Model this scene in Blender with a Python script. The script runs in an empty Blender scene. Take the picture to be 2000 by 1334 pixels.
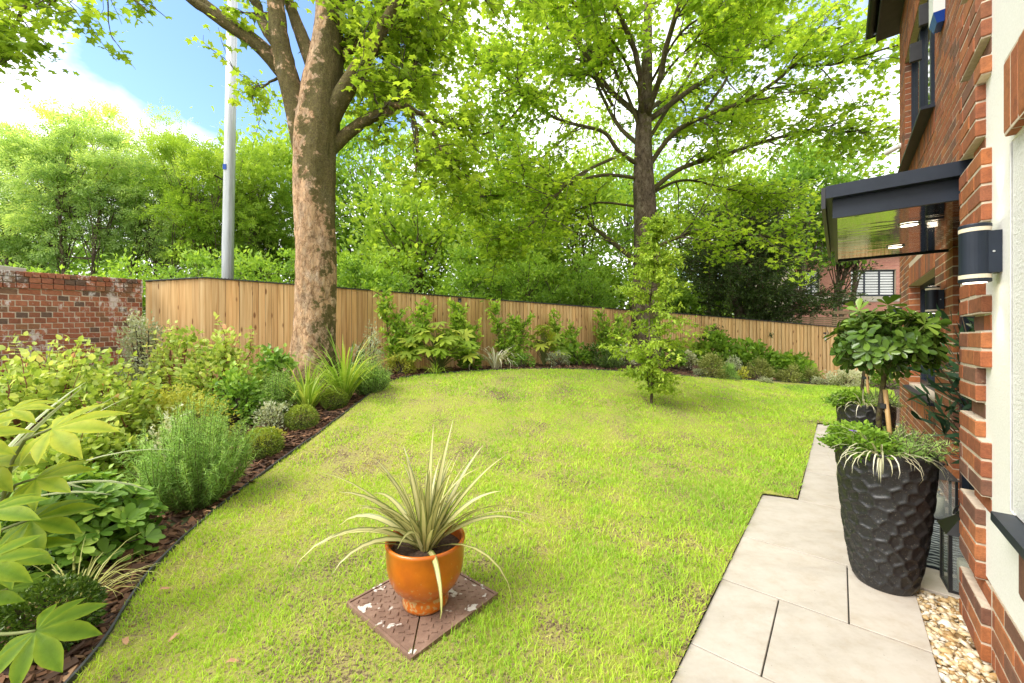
import bpy, math, random
import numpy as np
from mathutils import Vector, Matrix

random.seed(7)
RNG = np.random.default_rng(11)
SC = bpy.context.scene
COL = SC.collection

# ------------------------------------------------------------------ camera
CAM_H, FPX, HOR = 1.33, 770.0, 657.0          # eye height, focal length in photo pixels, horizon row
cam_d = bpy.data.cameras.new('camera')
cam = bpy.data.objects.new('camera', cam_d)
COL.objects.link(cam)
cam.location = (0, 0, CAM_H)
cam.rotation_euler = (math.radians(90), 0, 0)
cam_d.sensor_width = 36.0
cam_d.lens = 36.0 * FPX / 2000.0
cam_d.shift_y = (HOR - 667.0) / 2000.0
cam_d.clip_start = 0.05
cam_d.clip_end = 600
SC.camera = cam
SC.render.resolution_x, SC.render.resolution_y = 1024, 683

# ------------------------------------------------------------------ sky and sun
SUN_DIR = Vector((-0.66, -0.34, 0.86)).normalized()      # from the ground towards the sun
world = bpy.data.worlds.new('World')
SC.world = world
world.use_nodes = True
wt = world.node_tree
for n in list(wt.nodes):
    wt.nodes.remove(n)
def wn(t, **kw):
    n = wt.nodes.new(t)
    for k, v in kw.items():
        setattr(n, k, v)
    return n
w_out = wn('ShaderNodeOutputWorld')
sky = wn('ShaderNodeTexSky', sky_type='NISHITA')
sky.sun_disc = False
sky.sun_elevation = math.asin(SUN_DIR.z)
sky.sun_rotation = math.atan2(SUN_DIR.x, SUN_DIR.y)
sky.air_density, sky.dust_density, sky.ozone_density = 1.0, 0.3, 4.0
bg_sky = wn('ShaderNodeBackground'); bg_sky.inputs[1].default_value = 0.112
bg_cloud = wn('ShaderNodeBackground')
bg_cloud.inputs[0].default_value = (1.0, 1.0, 1.0, 1)
bg_cloud.inputs[1].default_value = 0.70
tc = wn('ShaderNodeTexCoord')
mp = wn('ShaderNodeMapping'); mp.inputs['Scale'].default_value = (1.0, 1.0, 1.7)
mp.inputs['Location'].default_value = (0.35, 0.1, 0.0)
nz = wn('ShaderNodeTexNoise'); nz.inputs['Scale'].default_value = 2.1
nz.inputs['Detail'].default_value = 7; nz.inputs['Roughness'].default_value = 0.52
rp = wn('ShaderNodeValToRGB')
rp.color_ramp.elements[0].position = 0.36; rp.color_ramp.elements[1].position = 0.50
# the open blue gap in the cloud deck
gapd = wn('ShaderNodeVectorMath', operation='DOT_PRODUCT'); gapd.inputs[1].default_value = Vector((-0.62, 1.0, 0.80)).normalized()
gapm = wn('ShaderNodeMapRange'); gapm.inputs[1].default_value = 0.93; gapm.inputs[2].default_value = 0.985
gapm.inputs[3].default_value = 0.0; gapm.inputs[4].default_value = 0.34
sub = wn('ShaderNodeMath', operation='SUBTRACT')
wmix = wn('ShaderNodeMixShader')
L = wt.links.new
L(tc.outputs['Generated'], mp.inputs['Vector']); L(mp.outputs[0], nz.inputs['Vector'])
L(tc.outputs['Generated'], gapd.inputs[0]); L(gapd.outputs['Value'], gapm.inputs[0])
add_ = wn('ShaderNodeMath', operation='ADD'); add_.inputs[1].default_value = 0.07
L(nz.outputs['Fac'], add_.inputs[0]); L(add_.outputs[0], sub.inputs[0]); L(gapm.outputs[0], sub.inputs[1])
L(sub.outputs[0], rp.inputs[0]); L(sky.outputs[0], bg_sky.inputs[0])
L(rp.outputs[0], wmix.inputs[0]); L(bg_sky.outputs[0], wmix.inputs[1]); L(bg_cloud.outputs[0], wmix.inputs[2])
L(wmix.outputs[0], w_out.inputs[0])

sun_d = bpy.data.lights.new('sun', 'SUN')
sun_d.energy = 1.3
sun_d.angle = math.radians(28)
sun_d.color = (1.0, 0.95, 0.86)
sun = bpy.data.objects.new('sun', sun_d)
COL.objects.link(sun)
sun.rotation_euler = SUN_DIR.to_track_quat('Z', 'Y').to_euler()
sun.location = (0, 0, 30)

SC.view_settings.view_transform = 'Standard'
SC.view_settings.look = 'None'
SC.view_settings.gamma = 1.0
SC.view_settings.exposure = 1.80
SC.render.engine = 'CYCLES'
SC.cycles.max_bounces = 7
SC.cycles.diffuse_bounces = 4
SC.cycles.glossy_bounces = 3
SC.cycles.transmission_bounces = 4
SC.cycles.transparent_max_bounces = 6
SC.cycles.caustics_reflective = False
SC.cycles.caustics_refractive = False
SC.cycles.sample_clamp_indirect = 6
SC.cycles.use_denoising = True

# ------------------------------------------------------------------ geometry helpers
YAW = math.radians(39.7)                       # the house wall runs 39.7 degrees to the right of the view axis
CY, SY = math.cos(YAW), math.sin(YAW)
def H(x, y, z=0.0):                            # house frame (x into the wall, y along it) -> world
    return np.array([CY * x + SY * y, -SY * x + CY * y, z])
def sstep(a, b, x):
    t = np.clip((np.asarray(x, float) - a) / (b - a), 0, 1)
    return t * t * (3 - 2 * t)
def gz(x, y):                                  # height of the garden: level by the house, rising to the far left corner
    t = -(CY * np.asarray(x, float) - SY * np.asarray(y, float))
    return 0.62 * sstep(2.2, 8.5, y) * sstep(0.4, 5.0, t)
def at(u, v, d):                               # photo pixel at depth d -> world
    return np.array([(u - 1000.0) / FPX * d, d, CAM_H + (HOR - v) / FPX * d])
def gpt(u, v):                                 # photo pixel on the ground -> world
    z = 0.0
    for _ in range(30):
        d = (CAM_H - z) * FPX / (v - HOR)
        z = 0.5 * z + 0.5 * float(gz((u - 1000.0) / FPX * d, d))
    d = (CAM_H - z) * FPX / (v - HOR)
    x = (u - 1000.0) / FPX * d
    return np.array([x, d, float(gz(x, d))])
def on_ground(x, y, dz=0.0):
    return np.array([x, y, float(gz(x, y)) + dz])

_k = RNG.normal(size=(24, 2)); _ph = RNG.uniform(0, 6.28, 24)
def vnoise(x, y, scale):
    s = 0
    for i in range(24):
        f = scale * (0.5 + 1.5 * i / 24)
        s = s + np.sin((x * _k[i, 0] + y * _k[i, 1]) * f + _ph[i])
    return s / 24 ** 0.5                        # roughly unit normal

def mk(name, V, F, mat, parent=None, smooth=False, tint=None, u=None):
    V = np.asarray(V, np.float32)
    if isinstance(F, np.ndarray):
        F = [F]
    me = bpy.data.meshes.new(name)
    me.vertices.add(len(V)); me.vertices.foreach_set('co', V.ravel())
    F = [np.asarray(f, np.int32) for f in F if len(f)]
    tot = np.concatenate([np.full(len(f), f.shape[1], np.int32) for f in F])
    idx = np.concatenate([f.ravel() for f in F])
    me.loops.add(len(idx)); me.loops.foreach_set('vertex_index', idx)
    me.polygons.add(len(tot))
    st = np.zeros(len(tot), np.int32); st[1:] = np.cumsum(tot)[:-1]
    me.polygons.foreach_set('loop_start', st)
    try:
        me.polygons.foreach_set('loop_total', tot)
    except Exception:
        pass
    me.polygons.foreach_set('use_smooth', np.full(len(tot), bool(smooth)))
    me.update(calc_edges=True)
    if tint is not None:
        a = me.attributes.new('tint', 'FLOAT', 'POINT'); a.data.foreach_set('value', np.asarray(tint, np.float32))
    if u is not None:
        a = me.attributes.new('across', 'FLOAT', 'POINT'); a.data.foreach_set('value', np.asarray(u, np.float32))
    me.materials.append(mat)
    o = bpy.data.objects.new(name, me)
    COL.objects.link(o)
    if parent is not None:
        o.parent = parent
    return o

class MB:
    """collects shapes; build() links them as one mesh object"""
    def __init__(s):
        s.V, s.F3, s.F4, s.T, s.U, s.n = [], [], [], [], [], 0
    def add(s, V, F, tint=0.5, u=0.5):
        V = np.asarray(V, float)
        fs = F if isinstance(F, (list, tuple)) and len(F) and isinstance(F[0], np.ndarray) else [np.asarray(F)]
        for f in fs:
            if len(f):
                (s.F3 if f.shape[1] == 3 else s.F4).append(f + s.n)
        s.V.append(V); s.n += len(V)
        s.T.append(np.full(len(V), tint) if np.isscalar(tint) else np.asarray(tint))
        s.U.append(np.full(len(V), u) if np.isscalar(u) else np.asarray(u))
        return s
    def box(s, a, b, tint=0.5):
        (x0, y0, z0), (x1, y1, z1) = a, b
        V = [(x0,y0,z0),(x1,y0,z0),(x1,y1,z0),(x0,y1,z0),(x0,y0,z1),(x1,y0,z1),(x1,y1,z1),(x0,y1,z1)]
        return s.add(V, np.array([(0,3,2,1),(4,5,6,7),(0,1,5,4),(1,2,6,5),(2,3,7,6),(3,0,4,7)]), tint)
    def tube(s, P, R, sides=7, tint=0.5, cap=True):
        V, F = tube(P, R, sides, cap)
        return s.add(V, F, tint)
    def lathe(s, prof, seg=32, c=(0, 0, 0), tint=0.5):
        prof = np.asarray(prof, float); a = np.linspace(0, 2 * np.pi, seg, endpoint=False)
        n = len(prof)
        V = np.stack([np.outer(prof[:, 0], np.cos(a)) + c[0], np.outer(prof[:, 0], np.sin(a)) + c[1],
                      np.repeat(prof[:, 1:2], seg, 1) + c[2]], -1).reshape(-1, 3)
        i = np.arange(n - 1)[:, None] * seg; j = np.arange(seg)[None]; k = (j + 1) % seg
        F = np.stack([i + j, i + k, i + seg + k, i + seg + j], -1).reshape(-1, 4)
        return s.add(V, F, tint)
    def build(s, name, mat, parent=None, smooth=False):
        if not s.V:
            return None
        F = []
        if s.F3: F.append(np.concatenate(s.F3))
        if s.F4: F.append(np.concatenate(s.F4))
        return mk(name, np.concatenate(s.V), F, mat, parent, smooth, np.concatenate(s.T), np.concatenate(s.U))

def tube(P, R, sides=7, cap=True):
    P = np.asarray(P, float); n = len(P)
    R = np.full(n, R) if np.isscalar(R) else np.asarray(R, float)
    T = np.gradient(P, axis=0); T /= np.linalg.norm(T, axis=1)[:, None] + 1e-9
    ref = np.array([0.0, 1.0, 0.0]) if abs(T[:, 1]).mean() < 0.8 else np.array([1.0, 0, 0])
    A = np.cross(T, ref); A /= np.linalg.norm(A, axis=1)[:, None] + 1e-9
    B = np.cross(T, A)
    a = np.linspace(0, 2 * np.pi, sides, endpoint=False)
    V = P[:, None] + R[:, None, None] * (np.cos(a)[None, :, None] * A[:, None] + np.sin(a)[None, :, None] * B[:, None])
    i = np.arange(n - 1)[:, None] * sides; j = np.arange(sides)[None]; k = (j + 1) % sides
    F = [np.stack([i + j, i + k, i + sides + k, i + sides + j], -1).reshape(-1, 4)]
    V = V.reshape(-1, 3)
    if cap:
        V = np.concatenate([V, P[:1], P[-1:]])
        j = np.arange(sides); k = (j + 1) % sides
        F.append(np.concatenate([np.stack([k, j, np.full(sides, n * sides)], -1),
                                 np.stack([(n - 1) * sides + j, (n - 1) * sides + k, np.full(sides, n * sides + 1)], -1)]))
    return V, F

def spline(P, n):
    P = np.asarray(P, float)
    Q = np.concatenate([2 * P[:1] - P[1:2], P, 2 * P[-1:] - P[-2:-1]])
    t = np.linspace(0, len(P) - 1 - 1e-6, n); i = t.astype(int); f = (t - i)[:, None]
    a, b, c, d = Q[i], Q[i + 1], Q[i + 2], Q[i + 3]
    return 0.5 * (2 * b + (c - a) * f + (2 * a - 5 * b + 4 * c - d) * f ** 2 + (3 * b - a - 3 * c + d) * f ** 3)

def empty(name, loc=(0, 0, 0), rz=0.0):
    o = bpy.data.objects.new(name, None); COL.objects.link(o)
    o.location = loc; o.rotation_euler = (0, 0, rz); o.empty_display_size = 0.2
    return o
def tag(o, label=None, cat=None, group=None, kind=None):
    if label: o['label'] = label
    if cat: o['category'] = cat
    if group: o['group'] = group
    if kind: o['kind'] = kind
    return o
def thing(name, loc, label, cat, group=None, rz=0.0):
    return tag(empty(name, tuple(float(q) for q in loc), rz), label, cat, group)

# ------------------------------------------------------------------ materials
def newmat(name):
    m = bpy.data.materials.new(name); m.use_nodes = True
    nt = m.node_tree
    return m, nt, nt.nodes['Principled BSDF'], nt.nodes['Material Output']
def ramp(nt, stops):
    r = nt.nodes.new('ShaderNodeValToRGB'); e = r.color_ramp.elements
    while len(e) < len(stops): e.new(0.5)
    for el, (p, c) in zip(e, stops):
        el.position = p; el.color = (*c, 1)
    return r
def noise(nt, scale, detail=4, rough=0.55, coord='Object', stretch=None):
    t = nt.nodes.new('ShaderNodeTexCoord'); n = nt.nodes.new('ShaderNodeTexNoise')
    n.inputs['Scale'].default_value = scale; n.inputs['Detail'].default_value = detail; n.inputs['Roughness'].default_value = rough
    if coord == 'World':
        src = nt.nodes.new('ShaderNodeNewGeometry').outputs['Position']
    else:
        src = t.outputs[coord]
    if stretch:
        m = nt.nodes.new('ShaderNodeMapping'); m.inputs['Scale'].default_value = stretch
        nt.links.new(src, m.inputs['Vector']); src = m.outputs[0]
    nt.links.new(src, n.inputs['Vector'])
    return n
def mixc(nt, fac, a, b, mode='MIX'):
    m = nt.nodes.new('ShaderNodeMix'); m.data_type = 'RGBA'; m.blend_type = mode
    for s, v in ((m.inputs['Factor'], fac), (m.inputs['A'], a), (m.inputs['B'], b)):
        if hasattr(v, 'links'): nt.links.new(v, s)
        elif isinstance(v, tuple): s.default_value = (*v, 1)
        else: s.default_value = v
    return m.outputs['Result']
def bump(nt, bs, h, strength=0.3, dist=0.01):
    b = nt.nodes.new('ShaderNodeBump'); b.inputs['Strength'].default_value = strength; b.inputs['Distance'].default_value = dist
    nt.links.new(h, b.inputs['Height']); nt.links.new(b.outputs[0], bs.inputs['Normal'])
def simple(name, c1, c2=None, scale=20, rough=0.7, metal=0.0, bmp=0.0, stretch=None, coord='Object', spec=None, bscale=None):
    m, nt, bs, out = newmat(name)
    bs.inputs['Roughness'].default_value = rough; bs.inputs['Metallic'].default_value = metal
    if spec is not None: bs.inputs['Specular IOR Level'].default_value = spec
    n = noise(nt, scale, 5, 0.6, coord, stretch)
    r = ramp(nt, [(0.3, c1), (0.7, c2 or c1)])
    nt.links.new(n.outputs['Fac'], r.inputs[0]); nt.links.new(r.outputs[0], bs.inputs['Base Color'])
    if bmp:
        h = n if bscale is None else noise(nt, bscale, 4, 0.6, coord, stretch)
        bump(nt, bs, h.outputs['Fac'], bmp)
    return m
def attr(nt, name):
    a = nt.nodes.new('ShaderNodeAttribute'); a.attribute_name = name
    return a.outputs['Fac']
def leafmat(name, stops, transl=0.4, rough=0.5, spec=0.35, gain=1.75, tr_gain=1.25):
    """foliage: colour from the per-leaf tint, part reflected, part let through"""
    m, nt, bs, out = newmat(name)
    r = ramp(nt, [(p, tuple(min(.82, (q * .96 + .04 * (c[0] * .3 + c[1] * .6 + c[2] * .1)) * gain) for q in c)) for p, c in stops])
    nt.links.new(attr(nt, 'tint'), r.inputs[0])
    c = r.outputs[0]
    nt.links.new(c, bs.inputs['Base Color'])
    bs.inputs['Roughness'].default_value = rough; bs.inputs['Specular IOR Level'].default_value = spec * .6
    tr = nt.nodes.new('ShaderNodeBsdfTranslucent')
    g = mixc(nt, 1.0, c, (tr_gain * 1.05, tr_gain, tr_gain * 0.55), 'MULTIPLY')
    nt.links.new(g, tr.inputs['Color'])
    mx = nt.nodes.new('ShaderNodeMixShader'); mx.inputs[0].default_value = transl
    nt.links.new(bs.outputs[0], mx.inputs[1]); nt.links.new(tr.outputs[0], mx.inputs[2])
    nt.links.new(mx.outputs[0], out.inputs['Surface'])
    return m
def stripemat(name, centre, margin, width=0.5, soft=0.1, transl=0.25, rough=0.42):
    """blade leaf: a centre stripe and margins of another colour, from the across attribute (-1..1)"""
    m, nt, bs, out = newmat(name)
    ab = nt.nodes.new('ShaderNodeMath'); ab.operation = 'ABSOLUTE'
    nt.links.new(attr(nt, 'across'), ab.inputs[0])
    r = ramp(nt, [(width - soft, centre), (width + soft, margin)])
    nt.links.new(ab.outputs[0], r.inputs[0])
    tv = mixc(nt, attr(nt, 'tint'), (0.75, 0.75, 0.7), (1.15, 1.15, 1.1))
    c = mixc(nt, 1.0, r.outputs[0], tv, 'MULTIPLY')
    nt.links.new(c, bs.inputs['Base Color']); bs.inputs['Roughness'].default_value = rough
    tr = nt.nodes.new('ShaderNodeBsdfTranslucent'); nt.links.new(c, tr.inputs['Color'])
    mx = nt.nodes.new('ShaderNodeMixShader'); mx.inputs[0].default_value = transl
    nt.links.new(bs.outputs[0], mx.inputs[1]); nt.links.new(tr.outputs[0], mx.inputs[2])
    nt.links.new(mx.outputs[0], out.inputs['Surface'])
    return m
def brickmat(name, per_object, palette, stain=0.0, stain_c=(0.80, 0.78, 0.76)):
    m, nt, bs, out = newmat(name)
    if per_object:
        src = nt.nodes.new('ShaderNodeObjectInfo').outputs['Random']
    else:
        src = attr(nt, 'tint')
    st = [(i / len(palette), c) for i, c in enumerate(palette)]
    r = ramp(nt, st); r.color_ramp.interpolation = 'CONSTANT'
    nt.links.new(src, r.inputs[0])
    n1 = noise(nt, 28, 5, 0.65, 'World'); n2 = noise(nt, 160, 3, 0.7, 'World')
    v = ramp(nt, [(0.25, (0.62, 0.60, 0.60)), (0.75, (1.25, 1.22, 1.2))]); nt.links.new(n1.outputs['Fac'], v.inputs[0])
    c = mixc(nt, 1.0, r.outputs[0], v.outputs[0], 'MULTIPLY')
    v2 = ramp(nt, [(0.35, (0.8, 0.8, 0.8)), (0.72, (1.1, 1.1, 1.1))]); nt.links.new(n2.outputs['Fac'], v2.inputs[0])
    c = mixc(nt, 1.0, c, v2.outputs[0], 'MULTIPLY')
    if stain:
        n3 = noise(nt, 4.2, 6, 0.75, 'World', stretch=(1.0, 1.0, 0.7))
        s = ramp(nt, [(0.555, (0, 0, 0)), (0.625, (1, 1, 1))]); nt.links.new(n3.outputs['Fac'], s.inputs[0])
        f = nt.nodes.new('ShaderNodeMath'); f.operation = 'MULTIPLY'; f.inputs[1].default_value = stain
        nt.links.new(s.outputs[0], f.inputs[0])
        c = mixc(nt, f.outputs[0], c, stain_c)
    n6 = noise(nt, 22, 6, 0.75, 'World'); sm = ramp(nt, [(0.66, (0, 0, 0)), (0.76, (0.45, 0.45, 0.45))]); nt.links.new(n6.outputs['Fac'], sm.inputs[0])
    c = mixc(nt, sm.outputs[0], c, (0.52, 0.42, 0.32))
    nt.links.new(c, bs.inputs['Base Color']); bs.inputs['Roughness'].default_value = 0.85
    bump(nt, bs, n2.outputs['Fac'], 0.5, 0.006)
    return m

M = {}
M['mulch_soil'] = simple('mulch_soil', (0.030, 0.018, 0.011), (0.115, 0.062, 0.036), 26, 0.95, bmp=0.8, bscale=60)
M['chip'] = None
def chipmat():
    m, nt, bs, out = newmat('bark_chip')
    r = ramp(nt, [(0.0, (0.035, 0.02, 0.013)), (0.45, (0.12, 0.058, 0.03)), (0.8, (0.26, 0.13, 0.065)), (1.0, (0.42, 0.27, 0.15))])
    nt.links.new(attr(nt, 'tint'), r.inputs[0]); nt.links.new(r.outputs[0], bs.inputs['Base Color']); bs.inputs['Roughness'].default_value = 0.9
    return m
M['chip'] = chipmat()
def lawnmat():
    m, nt, bs, out = newmat('lawn_soil')
    n = noise(nt, 1.6, 5, 0.6); n2 = noise(nt, 55, 5, 0.7)
    r = ramp(nt, [(0.36, (0.27, 0.34, 0.045)), (0.48, (0.33, 0.34, 0.075)), (0.54, (0.30, 0.24, 0.12)), (0.58, (0.12, 0.085, 0.055))])
    a = nt.nodes.new('ShaderNodeMath'); a.operation = 'MULTIPLY_ADD'; a.inputs[1].default_value = 0.4; a.inputs[2].default_value = 0.0
    b = nt.nodes.new('ShaderNodeMath'); b.operation = 'MULTIPLY_ADD'; b.inputs[1].default_value = 0.6
    nt.links.new(n.outputs['Fac'], a.inputs[0]); nt.links.new(n2.outputs['Fac'], b.inputs[0]); nt.links.new(a.outputs[0], b.inputs[2])
    nt.links.new(b.outputs[0], r.inputs[0]); nt.links.new(r.outputs[0], bs.inputs['Base Color']); bs.inputs['Roughness'].default_value = 0.95
    bs.inputs['Specular IOR Level'].default_value = 0.1
    bump(nt, bs, n2.outputs['Fac'], 0.7, 0.02)
    return m
M['lawn'] = lawnmat()
M['grass'] = leafmat('grass_blade', [(0.0, (0.20, 0.14, 0.07)), (0.2, (0.33, 0.27, 0.13)), (0.34, (0.33, 0.36, 0.07)), (0.55, (0.255, 0.35, 0.026)), (1.0, (0.165, 0.275, 0.026))], 0.35, 0.6, 0.2, gain=1.98)
M['edging'] = simple('edging_plastic', (0.03, 0.032, 0.033), (0.07, 0.07, 0.07), 30, 0.55)
M['far_ground'] = simple('far_ground', (0.05, 0.08, 0.02), (0.09, 0.10, 0.04), 3, 0.95)
def slabmat():
    m, nt, bs, out = newmat('porcelain_slab')
    oi = nt.nodes.new('ShaderNodeObjectInfo')
    n = noise(nt, 2.3, 8, 0.68, 'World', (1.0, 2.2, 1)); n2 = noise(nt, 9, 8, 0.75, 'World'); n3 = noise(nt, 120, 3, 0.6, 'World')
    r = ramp(nt, [(0.3, (0.40, 0.36, 0.31)), (0.5, (0.47, 0.43, 0.375)), (0.72, (0.52, 0.48, 0.43))])
    nt.links.new(n.outputs['Fac'], r.inputs[0])
    d = ramp(nt, [(0.30, (1.06, 1.06, 1.06)), (0.48, (1, 1, 1)), (0.64, (0.92, 0.885, 0.84)), (0.76, (0.78, 0.70, 0.60))]); nt.links.new(n2.outputs['Fac'], d.inputs[0])
    c = mixc(nt, 1.0, r.outputs[0], d.outputs[0], 'MULTIPLY')
    v = ramp(nt, [(0, (0.94, 0.94, 0.94)), (1, (1.05, 1.04, 1.03))]); nt.links.new(oi.outputs['Random'], v.inputs[0])
    c = mixc(nt, 1.0, c, v.outputs[0], 'MULTIPLY')
    n9 = noise(nt, 75, 3, .6, 'World'); fl = ramp(nt, [(0.70, (0, 0, 0)), (0.74, (0.6, 0.6, 0.6))]); nt.links.new(n9.outputs['Fac'], fl.inputs[0])
    c = mixc(nt, fl.outputs[0], c, (0.12, 0.09, 0.06))
    nt.links.new(c, bs.inputs['Base Color']); bs.inputs['Roughness'].default_value = 0.62
    bump(nt, bs, n3.outputs['Fac'], 0.12, 0.004)
    return m
M['slab'] = slabmat()
M['grit'] = simple('joint_grit', (0.05, 0.045, 0.04), (0.10, 0.09, 0.08), 60, 0.95)
def stonemat():
    m, nt, bs, out = newmat('gravel_stone')
    r = ramp(nt, [(0.0, (0.10, 0.065, 0.035)), (0.2, (0.40, 0.24, 0.09)), (0.45, (0.55, 0.40, 0.20)), (0.7, (0.62, 0.52, 0.36)), (1.0, (0.74, 0.69, 0.60))])
    nt.links.new(attr(nt, 'tint'), r.inputs[0]); n = noise(nt, 60, 4, 0.6)
    v = ramp(nt, [(0.3, (0.7, 0.68, 0.64)), (0.7, (1.15, 1.15, 1.15))]); nt.links.new(n.outputs['Fac'], v.inputs[0])
    nt.links.new(mixc(nt, 1.0, r.outputs[0], v.outputs[0], 'MULTIPLY'), bs.inputs['Base Color']); bs.inputs['Roughness'].default_value = 0.55
    return m
M['gravel'] = stonemat()
RED = [(0.34, 0.105, 0.036), (0.28, 0.088, 0.036), (0.38, 0.135, 0.046), (0.31, 0.098, 0.035), (0.25, 0.092, 0.04), (0.36, 0.12, 0.036), (0.29, 0.10, 0.045), (0.17, 0.075, 0.045), (0.33, 0.105, 0.04), (0.19, 0.085, 0.05)]
OLD = [(0.36, 0.125, 0.065), (0.42, 0.16, 0.08), (0.29, 0.11, 0.06), (0.39, 0.14, 0.07), (0.32, 0.15, 0.075), (0.24, 0.13, 0.075), (0.44, 0.17, 0.09), (0.36, 0.12, 0.06), (0.16, 0.10, 0.07), (0.40, 0.15, 0.085)]
M['brick'] = brickmat('house_brick', True, RED)
M['brick_mass'] = brickmat('house_brick_mass', False, RED)
M['old_brick'] = brickmat('garden_wall_brick', True, OLD, 0.7)
M['old_brick_mass'] = brickmat('garden_wall_brick_mass', False, OLD, 0.7)
M['mortar'] = simple('mortar', (0.46, 0.37, 0.28), (0.62, 0.53, 0.42), 40, 0.95, bmp=0.4)
M['render_wall'] = simple('white_render', (0.74, 0.73, 0.69), (0.82, 0.81, 0.78), 140, 0.9, bmp=0.25)
M['render_rough'] = simple('rough_render', (0.70, 0.69, 0.67), (0.80, 0.79, 0.77), 90, 0.92, bmp=0.9)
M['navy'] = simple('anthracite_paint', (0.012, 0.017, 0.028), (0.019, 0.026, 0.041), 8, 0.42, spec=0.3)
M['black_metal'] = simple('black_metal', (0.012, 0.012, 0.014), (0.022, 0.022, 0.025), 12, 0.45)
M['dark_plastic'] = simple('dark_plastic', (0.02, 0.018, 0.016), (0.035, 0.032, 0.03), 9, 0.5)
M['slate'] = simple('roof_slate', (0.04, 0.042, 0.05), (0.08, 0.08, 0.09), 6, 0.7)
def mirrormat():
    m, nt, bs, out = newmat('gloss_soffit')
    bs.inputs['Base Color'].default_value = (0.42, 0.41, 0.38, 1); bs.inputs['Metallic'].default_value = 1.0; bs.inputs['Roughness'].default_value = 0.05
    n = noise(nt, 3.0, 2, 0.4, 'Object', (1.0, 5.0, 1.0)); bump(nt, bs, n.outputs['Fac'], 0.05, 0.03)
    return m
M['gloss'] = mirrormat()
def glassmat(name, tintc, rough=0.02, alpha=0.25):
    m, nt, bs, out = newmat(name)
    bs.inputs['Base Color'].default_value = (*tintc, 1); bs.inputs['Roughness'].default_value = rough
    bs.inputs['Specular IOR Level'].default_value = 0.8
    tr = nt.nodes.new('ShaderNodeBsdfTransparent'); mx = nt.nodes.new('ShaderNodeMixShader'); mx.inputs[0].default_value = alpha
    nt.links.new(tr.outputs[0], mx.inputs[1]); nt.links.new(bs.outputs[0], mx.inputs[2]); nt.links.new(mx.outputs[0], out.inputs['Surface'])
    return m
M['clear_glass'] = glassmat('clear_glass', (0.55, 0.6, 0.58), 0.02, 0.16)
M['window_glass'] = simple('window_glass', (0.02, 0.025, 0.028), (0.03, 0.035, 0.04), 2, 0.03, spec=1.0)
def emitmat(name, c, s):
    m, nt, bs, out = newmat(name)
    bs.inputs['Base Color'].default_value = (*c, 1); bs.inputs['Emission Color'].default_value = (*c, 1); bs.inputs['Emission Strength'].default_value = s
    return m
M['lamp_glow'] = emitmat('lamp_glow', (1.0, 0.86, 0.66), 2.6)
M['lamp_glass'] = emitmat('lamp_glass', (0.62, 0.54, 0.40), 0.06)
def woodmat():
    m, nt, bs, out = newmat('fence_timber')
    oi = nt.nodes.new('ShaderNodeObjectInfo')
    t = nt.nodes.new('ShaderNodeTexCoord'); mp_ = nt.nodes.new('ShaderNodeMapping'); mp_.inputs['Scale'].default_value = (9, 9, 0.55)
    ad = nt.nodes.new('ShaderNodeVectorMath'); ad.operation = 'ADD'
    cv = nt.nodes.new('ShaderNodeCombineXYZ')
    ml = nt.nodes.new('ShaderNodeMath'); ml.operation = 'MULTIPLY'; ml.inputs[1].default_value = 37.0
    nt.links.new(oi.outputs['Random'], ml.inputs[0])
    for k in range(3): nt.links.new(ml.outputs[0], cv.inputs[k])
    nt.links.new(t.outputs['Object'], ad.inputs[0]); nt.links.new(cv.outputs[0], ad.inputs[1])
    nt.links.new(ad.outputs[0], mp_.inputs['Vector'])
    g = nt.nodes.new('ShaderNodeTexNoise'); g.inputs['Scale'].default_value = 3.4; g.inputs['Detail'].default_value = 6; g.inputs['Distortion'].default_value = 0.6
    nt.links.new(mp_.outputs[0], g.inputs['Vector'])
    r = ramp(nt, [(0.3, (0.51, 0.30, 0.115)), (0.5, (0.70, 0.45, 0.20)), (0.7, (0.78, 0.56, 0.29))]); nt.links.new(g.outputs['Fac'], r.inputs[0])
    vo = nt.nodes.new('ShaderNodeTexVoronoi'); vo.inputs['Scale'].default_value = 5.5; vo.inputs['Randomness'].default_value = 1
    mp2 = nt.nodes.new('ShaderNodeMapping'); mp2.inputs['Scale'].default_value = (1.2, 1.2, 0.8)
    nt.links.new(ad.outputs[0], mp2.inputs['Vector']); nt.links.new(mp2.outputs[0], vo.inputs['Vector'])
    k = ramp(nt, [(0.09, (0.38, 0.26, 0.18)), (0.17, (1, 1, 1))]); nt.links.new(vo.outputs['Distance'], k.inputs[0])
    c = mixc(nt, 1.0, r.outputs[0], k.outputs[0], 'MULTIPLY')
    v = ramp(nt, [(0, (0.80, 0.76, 0.72)), (0.25, (1.08, 1.0, 0.9)), (0.5, (0.92, 0.94, 0.96)), (0.75, (1.15, 1.12, 1.06)), (1, (0.84, 0.80, 0.74))]); nt.links.new(oi.outputs['Random'], v.inputs[0])
    c = mixc(nt, 1.0, c, v.outputs[0], 'MULTIPLY')
    nt.links.new(c, bs.inputs['Base Color']); bs.inputs['Roughness'].default_value = 0.75
    bump(nt, bs, g.outputs['Fac'], 0.2, 0.004)
    return m
M['timber'] = woodmat()
M['slat_timber'] = simple('slat_timber', (0.24, 0.15, 0.07), (0.38, 0.26, 0.14), 12, 0.8)
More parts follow.
